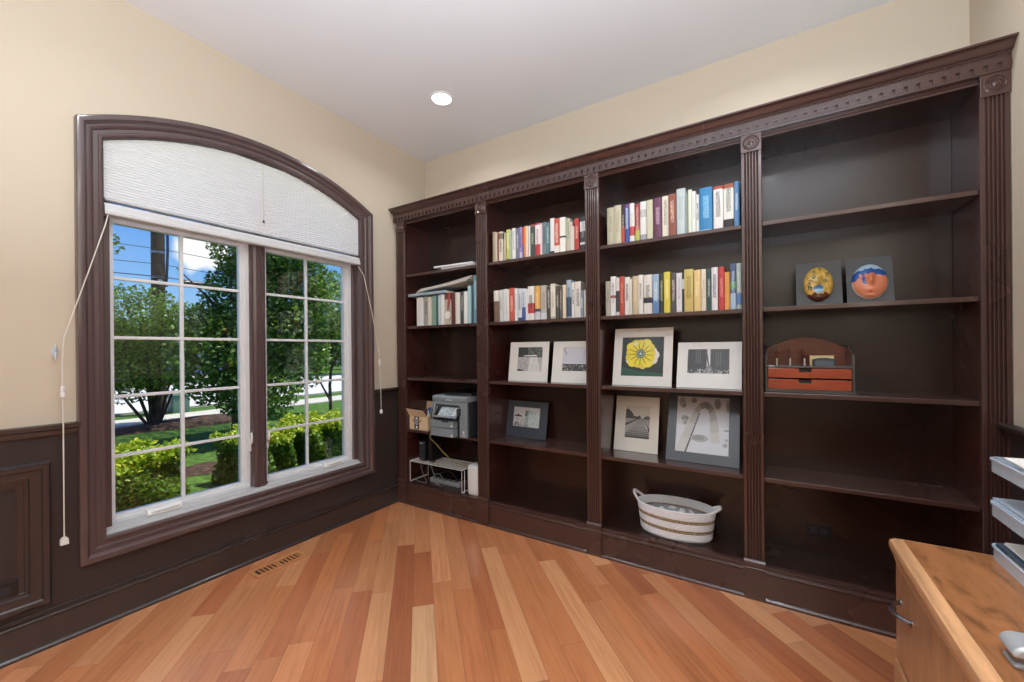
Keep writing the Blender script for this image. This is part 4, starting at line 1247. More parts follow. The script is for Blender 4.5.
flap((BX0, BY0 + .02, zt_), (BX0, BY1, zt_), (BX0 - .005, BY1, zt_ + 0.075), (BX0 - .005, BY0 + .06, zt_ + 0.075), (-1, 0, 0))
flap((BX1, BY0 + .02, zt_), (BX1, BY1, zt_), (BX1 + .02, BY1, zt_ + 0.07), (BX1 + .02, BY0 + .02, zt_ + 0.07), (1, 0, 0))
ink = plain('box_ink', (52, 54, 60), .7)
mb = MB(); yb_ = BY0 - 0.0006
mb.box(.178, .232, yb_, BY0, BZ + .004, BZ + .108)
for s in (-1, 1): mb.add([(.205 + s * .03, yb_, BZ + .06), (.205 + s * .062, yb_, BZ + .082), (.205 + s * .03, yb_, BZ + .074)], [(0, 1, 2)]); mb.add([(.205 + s * .012, yb_, BZ + .1), (.205 + s * .026, yb_, BZ + .1), (.205 + s * .026, yb_, BZ + .111)], [(0, 1, 2)])
pm = mb.build('printed_mark', ink, t)
mb = MB(); mb.lathe([(0, -.0012), (.013, -.0012), (.013, 0)], (.205, yb_, BZ + .092), 14, axis='y').lathe([(0, -.0012), (.011, -.0012), (.011, 0)], (.205, yb_, BZ + .02), 14, axis='y')
mb.tube([(.188, yb_ - .0004, BZ + .075), (.205, yb_ - .0004, BZ + .06), (.222, yb_ - .0004, BZ + .075)], .003, 6).tube([(.188, yb_ - .0004, BZ + .055), (.205, yb_ - .0004, BZ + .04), (.222, yb_ - .0004, BZ + .055)], .003, 6)
mb.build('mark_detail', M['paper'], pm)
t = thing('snack_pouch', 'blue and white foil pouch sticking out of the cardboard box', 'pouch', (.29, -.26, BZ + .01))
vs, fs = [], []
for i in range(9):
    for j in range(7):
        u, v = i / 8, j / 6
        bl = .018 * math.sin(PI * u) * math.sin(PI * v)
        vs.append((.252 + .07 * u, -.275 + .03 * v + bl, BZ + .03 + .15 * v - .02 * u))
m2 = len(vs); vs += [(x, y + .006 - 2 * (.018 * math.sin(PI * (i // 7) / 8) * math.sin(PI * (i % 7) / 6)) + .01, z) for i, (x, y, z) in enumerate(vs)]
mb = MB()
for i in range(8):
    for j in range(6):
        a = i * 7 + j
        fs += [(a, a + 7, a + 8, a + 1), (m2 + a, m2 + a + 1, m2 + a + 8, m2 + a + 7)]
mb.add(vs, fs)
mb.c = []
for i in range(8):
    for j in range(6):
        c = lin((36, 92, 176)) if (j + .6 * i) > 4.2 else lin((200, 222, 224))
        mb.c += [c, c]
mb.build('foil', attr_mat('pouch_foil', .35), t, smooth=60, recalc=False)
t = thing('maroon_bag', 'dark maroon cloth bundle inside the cardboard box', 'cloth', (.2, -.22, BZ + .01))
mb = MB()
vs, fs = [], []
for i in range(9):
    for j in range(16):
        a, b = PI * i / 8, 2 * PI * j / 16
        r = 1 + .12 * math.sin(3 * b + i) + .08 * math.sin(5 * a + 2 * b)
        vs.append((.185 + .05 * r * math.sin(a) * math.cos(b), -.21 + .05 * r * math.sin(a) * math.sin(b), BZ + .085 + .065 * r * math.cos(a) * (1 if i < 5 else .95)))
for i in range(8):
    for j in range(16): fs.append((i * 16 + j, i * 16 + (j + 1) % 16, (i + 1) * 16 + (j + 1) % 16, (i + 1) * 16 + j))
mb.add(vs, fs).build('cloth', plain('maroon_cloth', (92, 52, 52), .85), t, smooth=80)

# ---------------------------------------------------------------- wire rack, router, hub, cables
ZR = 0.178
t = thing('wire_rack', 'white wire shelf riser on the floor of the first bay', 'rack', (.4, -.23, ZR))
RX0, RX1, RY0, RY1, RZ = .130, .692, -.342, -.125, .352
mb = MB()
for y in (RY0, RY1):
    mb.tube([(RX0, y, ZR + .003), (RX0, y, RZ), (RX1, y, RZ), (RX1, y, ZR + .003)], .0033, 6)
mb.tube([(RX0, RY0, ZR + .003), (RX0, RY1, ZR + .003)], .003, 6).tube([(RX1, RY0, ZR + .003), (RX1, RY1, ZR + .003)], .003, 6)
mb.tube([(RX1, RY0, ZR + .003), (RX1 + .025, RY0 - .002, ZR + .004), (RX1 + .028, RY0, ZR + .05), (RX1 + .028, RY0, RZ)], .003, 6)
mb.tube([(RX0, RY0, RZ), (RX0, RY1, RZ)], .0033, 6).tube([(RX1, RY0, RZ), (RX1, RY1, RZ)], .0033, 6)
mb.build('frame', M['white_plastic'], t, smooth=60)
mb = MB()
for k in range(1, 30): mb.tube([(RX0 + (RX1 - RX0) * k / 30, RY0, RZ + .001), (RX0 + (RX1 - RX0) * k / 30, RY1, RZ + .001)], .0013, 4, caps=False)
for k in range(1, 12): mb.tube([(RX0, RY0 + (RY1 - RY0) * k / 12, RZ + .003), (RX1, RY0 + (RY1 - RY0) * k / 12, RZ + .003)], .0013, 4, caps=False)
mb.build('mesh_deck', M['white_plastic'], t, smooth=60)
RT = RZ + .0052
t = thing('router', 'black upright network router standing on the white wire rack', 'router', (.25, -.25, RT))
MB().rbox(.195, .265, -.30, -.17, RT, RT + .165, .008).build('body', M['black_plastic'], t, smooth=40, bevel=.003)
MB().box(.198, .262, -.3015, -.3, RT + .006, RT + .158).build('front_panel', M['dark_grey_plastic'], t)
MB().box(.206, .24, -.3024, -.3014, RT + .142, RT + .148).box(.226, .232, -.3024, -.3014, RT + .012, RT + .018).build('indicator', M['white_plastic'], t)
t = thing('modem', 'slim black modem standing next to the router on the wire rack', 'modem', (.31, -.25, RT))
MB().rbox(.287, .325, -.29, -.16, RT, RT + .15, .006).build('body', M['black_plastic'], t, smooth=40, bevel=.003)
MB().box(.289, .323, -.292, -.29, RT + .05, RT + .054).box(.289, .323, -.292, -.29, RT + .1, RT + .104).build('vent_line', M['dark_grey_plastic'], t)
t = thing('mesh_hub', 'white rounded tower hub standing at the end of the wire rack', 'network hub', (.8, -.29, ZR))
mb = MB()
cxh, cyh = .797, -.288
lay = [(0.0, .055), (.006, .060), (.02, .062), (.2, .062), (.216, .058), (.224, .05), (.227, .0)]
vs, fs = [], []
S = 32
for (z, r) in lay:
    for k in range(S):
        a = 2 * PI * k / S
        c, s = math.cos(a), math.sin(a)
        e = .55
        vs.append((cxh + r * abs(c) ** e * (1 if c > 0 else -1), cyh + r * .92 * abs(s) ** e * (1 if s > 0 else -1), ZR + .0005 + z))
for i in range(len(lay) - 1):
    for k in range(S): fs.append((i * S + k, i * S + (k + 1) % S, (i + 1) * S + (k + 1) % S, (i + 1) * S + k))
fs.append(tuple(range(S - 1, -1, -1)))
mb.add(vs, fs).build('shell', M['white_plastic'], t, smooth=50)
MB().rbox(cxh - .052, cxh + .052, cyh - .047, cyh + .047, ZR + .0002, ZR + .004, .03).build('base_ring', M['vinyl'], t)
def cable(name, label, pts, r, mat, plug=None):
    o = thing(name, label, 'cable', pts[0])
    # smooth the path
    P = [Vector(p) for p in pts]
    out = []
    for i in range(len(P) - 1):
        p0, p1, p2, p3 = P[max(i - 1, 0)], P[i], P[i + 1], P[min(i + 2, len(P) - 1)]
        for k in range(6):
            u = k / 6
            out.append(0.5 * ((2 * p1) + (-p0 + p2) * u + (2 * p0 - 5 * p1 + 4 * p2 - p3) * u * u + (-p0 + 3 * p1 - 3 * p2 + p3) * u ** 3))
    out.append(P[-1])
    MB().tube(out, r, 6).build('cord', mat, o, smooth=60)
    e = P[-1]
    MB().rbox(e.x - .007, e.x + .007, e.y - .006, e.y + .006, e.z - .004, e.z + .01, .002).build('plug', mat, o)
yel = plain('yellow_cable', (176, 160, 92), .5)
cable('network_cable', 'yellow network cable curving from the printer down to the rack', [(.45, -.40, .66), (.448, -.43, .60), (.49, -.405, .545), (.56, -.37, .46), (.62, -.31, .39), (.68, -.24, .362), (.72, -.2, .38)], .0026, yel)
cable('power_cable', 'black cable hanging from the printer to the modem', [(.447, -.395, .70), (.425, -.415, .62), (.40, -.39, .56), (.385, -.36, .46), (.372, -.33, .37), (.35, -.28, .363)], .0032, M['black_plastic'])
gcb = plain('grey_cable', (120, 122, 122), .5)
cable('power_cable', 'grey coiled cable looping under the wire rack', [(.30, -.27, .33), (.36, -.30, .26), (.42, -.315, .20), (.45, -.33, .192), (.40, -.335, .21), (.385, -.32, .26), (.43, -.30, .27), (.48, -.31, .21), (.46, -.32, .186), (.40, -.30, .185)], .0035, gcb)
cable('power_cable', 'grey cable sagging behind the front leg of the wire rack', [(.15, -.24, .32), (.2, -.27, .25), (.27, -.30, .2), (.30, -.33, .19), (.22, -.33, .187), (.16, -.30, .187)], .003, gcb)
cable('power_cable', 'black cable tangled on the bay floor behind the power strip', [(.2, -.2, .3), (.3, -.22, .24), (.45, -.2, .27), (.55, -.22, .22), (.62, -.2, .26), (.66, -.2, .19)], .0035, M['black_plastic'])
t = thing('power_strip', 'grey power strip lying under the wire rack', 'power strip', (.45, -.24, ZR))
MB().rbox(.28, .60, -.265, -.215, ZR + .0005, ZR + .034, .008).build('housing', plain('strip_grey', (150, 152, 154), .45), t, smooth=40, bevel=.003)
mb = MB()
for k in range(5): mb.rbox(.31 + .055 * k, .345 + .055 * k, -.258, -.222, ZR + .034, ZR + .0355, .006)
mb.build('sockets', M['dark_grey_plastic'], t)

# ---------------------------------------------------------------- oval rope basket with a grey blanket
bk = thing('rope_basket', 'oval white rope basket with two tan bands on the bay floor', 'basket', (2.235, -.21, .178))
cxb, cyb, zb0 = 2.230, -.212, .1788
rope, band = [], []
wv_ = NT('cotton_rope'); co = wv_.coord(); n = wv_.noise(wv_.mapping(co, (90, 90, 20)), 3, 3)
wv_.principled(wv_.ramp(n, [(.3, lin((222, 224, 228))), (.7, lin((250, 250, 252)))]), .9, bump=n, bump_strength=.4, bump_dist=.002)
jt = NT('jute_rope'); co = jt.coord(); n = jt.noise(jt.mapping(co, (120, 120, 60)), 2.2, 3)
jt.principled(jt.ramp(n, [(.35, lin((88, 74, 58))), (.5, lin((150, 126, 94))), (.7, lin((204, 186, 156)))]), .9, bump=n, bump_strength=.5, bump_dist=.002)
nr = 18
S = 56
def ring_r(k):
    u = k / nr
    return (.196 + .022 * u, .112 + .016 * u)
mbw, mbj = MB(), MB()
for k in range(nr):
    a, b = ring_r(k)
    z = zb0 + .005 + k * .0097
    if k == 0: a, b = a - .006, b - .006
    path = [(cxb + a * math.cos(2 * PI * i / S), cyb + b * math.sin(2 * PI * i / S), z) for i in range(S)]
    (mbj if k in (5, 6, 11, 12) else mbw).tube(path, .0056, 6, closed=True)
mbw.lathe([(0, -.003), (1, -.003), (1, .003), (0, .003)], (cxb, cyb, zb0 + .004), S, sx=.19, sy=.106)
mbw.build('rope_wall', wv_.m, bk, smooth=70)
mbj.build('jute_band', jt.m, bk, smooth=70)
for s in (-1, 1):
    a, b = ring_r(nr - 1)
    zt = zb0 + .005 + (nr - 1) * .0097
    path = []
    for i in range(15):
        th = -.42 + .84 * i / 14
        lift = math.sin(PI * i / 14)
        path.append((cxb + s * (a + .028 * lift) * math.cos(th) , cyb + b * math.sin(th) * 1.05, zt + .034 * lift * (1.15 if s < 0 else .7)))
    mb = MB().tube(path, .0068, 8).tube([(p[0] - s * .001, p[1], p[2] + .008 * math.sin(PI * i / 14)) for i, p in enumerate(path)], .006, 8)
    mb.build('handle', wv_.m, bk, smooth=70)
bl = thing('blanket', 'grey and white rolled blanket lying in the rope basket', 'blanket', (2.236, -.21, .19))
mb = MB()
vs, fs = [], []
GX, GY = 40, 24
for i in range(GX + 1):
    for j in range(GY + 1):
        u, v = -1 + 2 * i / GX, -1 + 2 * j / GY
        x, y = u * math.sqrt(1 - v * v / 2), v * math.sqrt(1 - u * u / 2)
        r = math.hypot(x, y)
        hgt = .128 + .026 * math.exp(-((x + .1) / .33) ** 2 - (y / .6) ** 2) + .012 * math.exp(-((x - .5) / .25) ** 2) + .006 * math.sin(11 * x + 3 * y) * math.cos(7 * y) - .03 * r ** 4
        vs.append((cxb + .186 * x, cyb + .104 * y, zb0 + hgt))
for i in range(GX):
    for j in range(GY):
        a = i * (GY + 1) + j
        fs.append((a, a + GY + 1, a + GY + 2, a + 1))
        x = -1 + 2 * (i + .5) / GX; y = -1 + 2 * (j + .5) / GY
        d = math.hypot((x + .1) * 1.6, y * .9)
        st_ = math.sin(d * 15)
        mb.c.append(lin((228, 228, 230) if st_ > .25 else ((150, 150, 156) if st_ < -.45 else (190, 190, 196))))
        mb.mi.append(0)
cs_ = mb.c[:]; mb.c = []; mb.mi = []
mb.add(vs, fs); mb.c = cs_
mb.build('folds', attr_mat('blanket_wool', .95), bl, smooth=80)
MB().lathe([(0, 0), (1, 0), (1.0, .118), (0, .118)], (cxb, cyb, zb0 + .01), 40, sx=.178, sy=.096).build('under_layer', plain('blanket_grey', (150, 150, 156), .95), bl)

# ---------------------------------------------------------------- file cabinet in the foreground
dk = thing('file_cabinet', 'honey oak two-drawer cabinet with moulded top against the right wall', 'cabinet', (3.27, -1.75, 0))
def oak(name, rgb, sc, rot=(0, 0, 0), burl=0.0, rough=.3, dark=.6):
    t = NT(name); co = t.coord()
    v = t.mapping(co, sc, rot)
    w = t.n('ShaderNodeTexNoise'); t.l(v, w.inputs['Vector']); w.inputs['Scale'].default_value = 2.5; w.inputs['Detail'].default_value = 6; w.inputs['Roughness'].default_value = .62; w.inputs['Distortion'].default_value = burl
    fine = t.noise(t.mapping(co, tuple(q * 5 for q in sc), rot), 3.2, 4, .6)
    k = t.math('ADD', t.math('MULTIPLY', w.outputs[0], .72), t.math('MULTIPLY', fine, .28))
    c = lin(rgb)
    colr = t.ramp(k, [(.3, tuple(q * dark for q in c[:3]) + (1,)), (.5, c), (.68, tuple(min(1, q * 1.3) for q in c[:3]) + (1,))])
    t.principled(colr, rough, coat=.25, coat_rough=.15)
    return t.m
ok_face = oak('oak_face', (176, 128, 90), (6, 6, 1.0), burl=.4, dark=.62)
ok_trim = oak('oak_trim', (208, 158, 114), (9, 1.0, 9), burl=.2, dark=.8)
ok_top = oak('oak_top', (160, 106, 66), (4.5, 1.3, 5), (0, 0, .5), burl=2.2, dark=.36)
DX0, DX1, DY0, DY1 = 3.037, 3.51, -2.25, -1.198
MB().box(3.020, DX1, DY0, -1.186, .06, .676).build('carcass', ok_face, dk, bevel=.003)
MB().box(DX0 + .02, DX1, DY0 + .02, DY1 - .01, 0.0, .06).build('plinth', ok_trim, dk, bevel=.003)
# moulded lip swept round the visible edges
prof = [(.014, .672), (.018, .684), (.021, .696), (.026, .706), (.0295, .716), (.030, .726), (.028, .736), (.018, .744), (.004, .7495), (-.002, .7495), (-.002, .672)]
lp = [(DX0 - .004, DY0), (DX0 - .004, DY1), (DX1, DY1), (DX1, DY0)]
nm = [(-1, -1), (-1, 1), (0, 1), (0, -1)]
vs, fs = [], []
m = len(prof)
for (p, nn) in zip(lp, nm):
    for d, z in prof: vs.append((p[0] + nn[0] * d * .87, p[1] + nn[1] * d * .87, z - .0225))
for (i, j) in ((0, 1), (1, 2), (3, 0)):
    for k in range(m): fs.append((i * m + k, j * m + k, j * m + (k + 1) % m, i * m + (k + 1) % m))
MB().add(vs, fs).build('edge_molding', ok_trim, dk, smooth=35)
MB().box(DX0 - .004, DX1 - .002, DY0, DY1, .67, .7271).build('top', ok_top, dk)
def front(z0, z1, x):
    d = MB().box(x, 3.0205, DY0 + .03, -1.192 if z0 > .38 else -1.205, z0, z1).build('drawer', ok_face, dk, bevel=.006)
    for yc in (-1.29,):
        mb = MB()
        zc = .557 if z0 > .38 else (z0 + z1) / 2
        p = []
        for i in range(11):
            u = i / 10
            p.append((x - .028 * math.sin(PI * u) ** .6, yc + .052 - .104 * u, zc + .004))
        mb.tube(p, [.0065] + [.005 + .002 * math.sin(PI * i / 10) for i in range(1, 10)] + [.0065], 10)
        for s in (-1, 1): mb.lathe([(.0, -.002), (.009, -.002), (.009, .003), (.0, .003)], (x, yc + s * .052, zc + .004), 12, axis='x')
        mb.build('pull', M['gunmetal'], d, smooth=50)
front(.40, .655, 3.018); front(.075, .384, 3.010)

# letter trays on the cabinet
def tray(label, x0, y0, z, yaw=0.0):
    t = thing('letter_tray', label, 'letter tray', (x0, y0, z), (0, 0, yaw), 'letter trays stacked on the cabinet')
    w, d, r, h, th = .283, .25, .028, .034, .003
    def outline(o):
        pts = []
        for (cx, cy, a0) in ((w - r, -r, 0), (r, -r, PI / 2), (r, -d + r, PI), (w - r, -d + r, 1.5 * PI)):
            for k in range(7):
                a = a0 + PI / 2 * k / 6
                pts.append((cx + (r - o) * math.cos(a), cy + (r - o) * math.sin(a)))
        return pts
    A, B = outline(0), outline(th)
    n = len(A)
    def lip(p): return h * (0.55 + .45 * min(1, max(0, (p[0]) / .05)))
    vs = [(p[0], p[1], 0) for p in A] + [(p[0], p[1], h) for p in A] + [(p[0], p[1], h) for p in B] + [(p[0], p[1], th) for p in B]
    fs = []
    for i in range(n):
        j = (i + 1) % n
        for q in range(3): fs.append((q * n + i, q * n + j, (q + 1) * n + j, (q + 1) * n + i))
    fs += [tuple(range(n - 1, -1, -1)), tuple(3 * n + k for k in range(n))]
    MB().add(vs, fs).build('basin', M['tray'], t, world=False, smooth=40)
    C = outline(-.003)
    vs = [(p[0], p[1], h - .004) for p in C] + [(p[0], p[1], h + .001) for p in C] + [(p[0], p[1], h + .001) for p in B] + [(p[0], p[1], h - .004) for p in B]
    fs = []
    for i in range(n):
        j = (i + 1) % n
        for q in range(4): fs.append((q * n + i, q * n + j, ((q + 1) % 4) * n + j, ((q + 1) % 4) * n + i))
    MB().add(vs, fs).build('rim', M['tray'], t, world=False, smooth=40)
    return t
def papers(name, label, x0, y0, z, w, d, colr, n=3, yaw=0.0, tilt=0.0, cat='paper'):
    t = thing(name, label, cat, (x0, y0, z), (0, tilt, yaw))
    r = random.Random(int(z * 1000))
    for k in range(n):
        o = r.uniform(-.004, .004)
        MB().box(o, w + o, -d, 0 + o, k * .0026, k * .0026 + .002).build('sheet', colr, t, world=False)
    return t
ty = -1.196
tb = tray('lowest frosted letter tray resting on the cabinet top', 3.203, ty, .728)
tm = tray('middle frosted letter tray holding a grey folder', 3.201, ty - .001, .842)
tt = tray('top frosted letter tray with white papers sticking up', 3.201, ty, .957)
papers('paper_stack', 'white papers lying in the lowest letter tray', 3.226, ty - .02, .732, .255, .215, M['paper'], 4)
dkf = plain('navy_folder', (66, 84, 104), .5)
papers('folder', 'dark blue folder lying over the lowest letter tray', 3.211, ty - .008, .7637, .27, .22, dkf, 1, tilt=-0.01, cat='folder')
papers('paper_stack', 'white sheet lying on the dark blue folder in the lowest tray', 3.227, ty - .014, .768, .255, .21, M['paper'], 2, tilt=-0.012)
papers('folder', 'pale grey folder lying over the middle letter tray', 3.205, ty - .010, .8775, .272, .22, plain('pale_grey_folder', (168, 182, 196), .4), 3, tilt=-0.01, cat='folder')
papers('paper_stack', 'white papers lying in the top letter tray', 3.225, ty - .02, .989, .25, .2, M['paper'], 3, yaw=-.05, tilt=-0.05)
for o, lb in ((0, 1),):
    t = thing('tray_riser', 'clear riser posts holding the letter trays apart', 'tray riser', (3.45, ty - .1, .75))
    for (x, y) in ((3.505, ty - .03), (3.505, ty - .21), (3.34, ty - .256)):
        MB().rbox(x - .005, x + .005, y - .006 - (.012 if y < ty - .24 else 0), y + .006 - (.012 if y < ty - .24 else 0), .7275, .955, .003).build('post', M['tray'], t)
# silver stapler near the front
t = thing('stapler', 'silver stapler lying on the oak cabinet top', 'stapler', (3.10, -1.76, .75))
y0, y1 = -1.79, -1.732
pr = [(3.05, .7505), (3.30, .7505), (3.30, .758), (3.06, .760), (3.048, .756)]
MB().extrude(pr, 'y', y0 + .008, y1 - .008).build('base', plain('silver_base', (176, 180, 184), .35, metal=.4), t, bevel=.003)
pts = [(3.045, .772)] + [(3.045 + .02 * (1 - math.cos(a)), .772 + .022 * math.sin(a)) for a in [PI / 2 * k / 5 for k in range(1, 6)]] + [(3.20, .801), (3.29, .798), (3.30, .775), (3.2, .770)]
MB().extrude(pts, 'y', y0, y1)  .build('arm', plain('silver_paint', (196, 200, 204), .3, metal=.4), t, smooth=40, bevel=.006)
MB().box(3.052, 3.29, y0 + .014, y1 - .014, .7595, .772).build('magazine', M['gunmetal'], t)
t.location += Vector((.012, .046, -.0232))
# ---------------------------------------------------------------- outside
GZ = -0.45
def noise_mat(name, cols, scale, rough=.9, bump=.3, mapping=(1, 1, 1), bd=.02):
    t = NT(name); co = t.coord()
    n = t.noise(t.mapping(co, mapping), scale, 6, .65)
    st = [(.3 + .4 * i / (len(cols) - 1), lin(c)) for i, c in enumerate(cols)]
    t.principled(t.ramp(n, st), rough, spec=.2, bump=n, bump_strength=bump, bump_dist=bd)
    return t.m
grass_m = noise_mat('lawn_grass', [(40, 64, 24), (70, 102, 38), (104, 132, 52)], 9, bump=.8, bd=.05)
struct(MB().box(-120, -0.2, -60, 120, GZ - .3, GZ), 'lawn_ground', grass_m)
conc = noise_mat('sidewalk_concrete', [(176, 170, 160), (198, 193, 184)], 5, bump=.1)
asph = noise_mat('road_asphalt', [(186, 184, 182), (206, 204, 202)], 8, bump=.1)
struct(MB().box(-11.3, -10.0, -60, 120, GZ - .05, GZ + .03), 'sidewalk', conc)
mb = MB().box(-24, -12.6, -60, 120, GZ - .05, GZ + .012)
struct(mb, 'road', asph)
mb = MB().box(-12.72, -12.5, -60, 120, GZ - .05, GZ + .06).box(-24.2, -24, -60, 120, GZ - .05, GZ + .06)
struct(mb, 'road_curb', conc)
# driveway apron crossing far side
struct(MB().box(-45, -24.1, 9, 13.5, GZ - .05, GZ + .02), 'driveway', conc)
mulch = noise_mat('mulch', [(48, 38, 32), (74, 58, 48), (104, 82, 68)], 14, bump=1.0, bd=.04)
def mound(name, cx, cy, rx, ry, h):
    mb = MB(); S, R = 40, 8
    vs = []
    for i in range(R + 1):
        q = i / R
        for k in range(S):
            a = 2 * PI * k / S
            w = 1 + .06 * math.sin(3 * a) + .04 * math.sin(5 * a + 1)
            vs.append((cx + rx * q * w * math.cos(a), cy + ry * q * w * math.sin(a), GZ + h * (1 - q * q) + .004))
    fs = [(i * S + k, i * S + (k + 1) % S, (i + 1) * S + (k + 1) % S, (i + 1) * S + k) for i in range(R) for k in range(S)]
    mb.add(vs, fs)
    return struct(mb, name, mulch, smooth=60)
mound('mulch_bed', -9.3, 1.5, .8, 1.75, .14)
mound('mulch_bed', -4.4, -.12, .42, .4, .05)

leaf_mats = {}
def leaf_mat(rough=.45, tr=.35):
    return attr_mat('leaf_%g' % tr, rough, spec=.4, translucent=tr)
LEAF = leaf_mat()
HLEAF = attr_mat('hedge_leaf', .42, spec=.4, translucent=.3)
def leaves(name, parent, centers, size, cols, mat, up=.35):
    """one folded kite per point; centers: (n,3) array"""
    n = len(centers)
    nrm = rng.normal(size=(n, 3)); nrm[:, 2] = np.abs(nrm[:, 2]) + up
    nrm /= np.linalg.norm(nrm, axis=1)[:, None]
    t = rng.normal(size=(n, 3)); t -= (t * nrm).sum(1)[:, None] * nrm
    t /= np.linalg.norm(t, axis=1)[:, None]
    b = np.cross(nrm, t)
    s = size * rng.uniform(.65, 1.3, size=(n, 1))
    p0 = centers - t * s * .55
    p1 = centers + b * s * .34 + nrm * s * .10
    p2 = centers + t * s * .6 - nrm * s * .06
    p3 = centers - b * s * .34 + nrm * s * .10
    L = np.array(root_loc(parent))
    v = np.stack([p0, p1, p2, p3], 1).reshape(-1, 3) - L
    base = np.arange(n)[:, None] * 4
    f = np.concatenate([base + np.array([[0, 1, 2]]), base + np.array([[0, 2, 3]])], 1).reshape(-1)
    me = bpy.data.meshes.new(name)
    me.vertices.add(4 * n); me.vertices.foreach_set('co', v.astype(np.float32).ravel())
    me.loops.add(6 * n); me.loops.foreach_set('vertex_index', f.astype(np.int32))
    me.polygons.add(2 * n)
    me.polygons.foreach_set('loop_start', np.arange(0, 6 * n, 3, dtype=np.int32))
    me.polygons.foreach_set('loop_total', np.full(2 * n, 3, dtype=np.int32))
    me.update(calc_edges=True)
    C = np.array([lin(c) for c in cols], dtype=np.float32)
    pick = rng.integers(0, len(C), n)
    col = C[pick] * rng.uniform(.8, 1.2, size=(n, 1)).astype(np.float32); col[:, 3] = 1
    at = me.color_attributes.new('Col', 'FLOAT_COLOR', 'CORNER')
    at.data.foreach_set('color', np.repeat(col, 6, axis=0).ravel())
    me.materials.append(mat)
    me.validate()
    o = bpy.data.objects.new(name, me); COL.objects.link(o); o.parent = parent
    return o
def blob_points(n, c, r, shell=.55):
    d = rng.normal(size=(n, 3)); d /= np.linalg.norm(d, axis=1)[:, None]
    q = (shell ** 3 + (1 - shell ** 3) * rng.random(n)) ** (1 / 3)
    return np.array(c) + d * q[:, None] * np.array(r)

def hedge(label, x0, x1, y0, y1, z1, n, core=True):
    cx, cy = (x0 + x1) / 2, (y0 + y1) / 2
    h = thing('boxwood_hedge', label, 'hedge', (cx, cy, GZ), group='boxwood hedges below the window')
    rx, ry, hz = (x1 - x0) / 2, (y1 - y0) / 2, (z1 - GZ)
    u = rng.uniform(-1, 1, size=(n * 2, 3)); u[:, 2] = rng.uniform(0.02, 1, size=n * 2)
    # superellipsoid: keep the outer skin
    e = (np.abs(u[:, 0]) ** 5 + np.abs(u[:, 1]) ** 5 + np.clip(u[:, 2], 0, 1) ** 7) ** (1 / 5)
    wob = 1 + .07 * np.sin(u[:, 0] * 5 + u[:, 1] * 7 + cy * 3) + .05 * np.sin(u[:, 2] * 9 + u[:, 1] * 6)
    keep = (e < wob) & (e > .76 * wob)
    u = u[keep]
    pts = np.stack([cx + u[:, 0] * rx * wob[keep], cy + u[:, 1] * ry * wob[keep], GZ + u[:, 2] * hz * (1 + .1 * (wob[keep] - 1))], 1)
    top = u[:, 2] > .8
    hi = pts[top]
    leaves('foliage', h, pts[~top], .05, [(92, 122, 34), (70, 102, 30), (112, 140, 44), (56, 86, 28)], HLEAF)
    leaves('lit_top_leaves', h, np.concatenate([hi, hi[: len(hi) // 2] + rng.normal(size=(len(hi) // 2, 3)) * [.03, .03, .025]]), .05, [(176, 186, 40), (158, 176, 44), (190, 192, 52), (132, 158, 40)], HLEAF)  # top leaves coloured paler; sunlight from above put into the colour
    mb = MB()
    for k in range(14):
        a = rng.uniform(-.7, .7) * rx; b = rng.uniform(-.75, .75) * ry
        mb.tube([(cx + a * .5, cy + b * .6, GZ - .02), (cx + a * .8, cy + b * .8, GZ + hz * .4), (cx + a, cy + b, GZ + hz * .8)], [.014, .01, .005], 5)
    mb.build('stems', noise_mat('hedge_stem', [(58, 44, 32), (84, 66, 48)], 20), h)
    return h
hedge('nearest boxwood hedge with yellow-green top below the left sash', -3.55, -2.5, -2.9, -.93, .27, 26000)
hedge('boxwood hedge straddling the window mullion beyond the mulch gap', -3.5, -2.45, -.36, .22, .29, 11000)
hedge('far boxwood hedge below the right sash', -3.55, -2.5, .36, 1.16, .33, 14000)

bark = noise_mat('tree_bark', [(52, 42, 34), (84, 70, 56), (104, 90, 74)], 6, mapping=(4, 4, 1), bump=.6)
def tree(name, label, base, stems, blobs, size, cols, mat=LEAF, group='trees seen through the window'):
    t = thing(name, label, 'tree', base, group=group)
    mb = MB()
    for path, r0, r1 in stems:
        n = len(path)
        mb.tube(path, [r0 + (r1 - r0) * i / (n - 1) for i in range(n)], 9)
    mb.build('trunk', bark, t, smooth=70)
    pts = [blob_points(n, c, r, sh) for (c, r, n, sh) in blobs]
    leaves('foliage', t, np.concatenate(pts), size, cols, mat)
    return t
bx, by, bz = -9.4, .77, GZ + .12
st = []
for (dx, dy, h, r) in ((-.15, -.1, 2.4, .075), (.1, .12, 2.6, .07), (.05, -.55, 2.2, .038), (-.05, .45, 2.2, .035), (.3, -.95, 1.7, .035), (.1, -.25, 2.3, .035), (-.3, .7, 2.0, .028)):
    st.append(([(bx + dx * .15, by + dy * .12, bz - .1), (bx + dx * .45, by + dy * .5, bz + h * .28), (bx + dx * .8, by + dy * .85, bz + h * .6), (bx + dx, by + dy * 1.1, bz + h)], r, .015))
tree('multi_stem_tree', 'small multi-stemmed tree standing in a mulch bed beyond the hedge', (bx, by, bz), st,
     [((bx, by - .35, 1.9), (1.0, 1.15, .95), 5200, .3), ((bx - .1, by - 1.2, 1.7), (.8, .8, .9), 2600, .3), ((bx, by + .7, 1.75), (.75, .75, .8), 2100, .35), ((bx, by - .4, 1.0), (.9, 1.2, .6), 3200, .2), ((bx + .1, by - .6, .5), (.6, 1.0, .35), 700, .1)],
     .075, [(84, 118, 46), (60, 92, 36), (118, 150, 60), (42, 70, 28)])
bx, by, bz = -6.1, 1.05, GZ
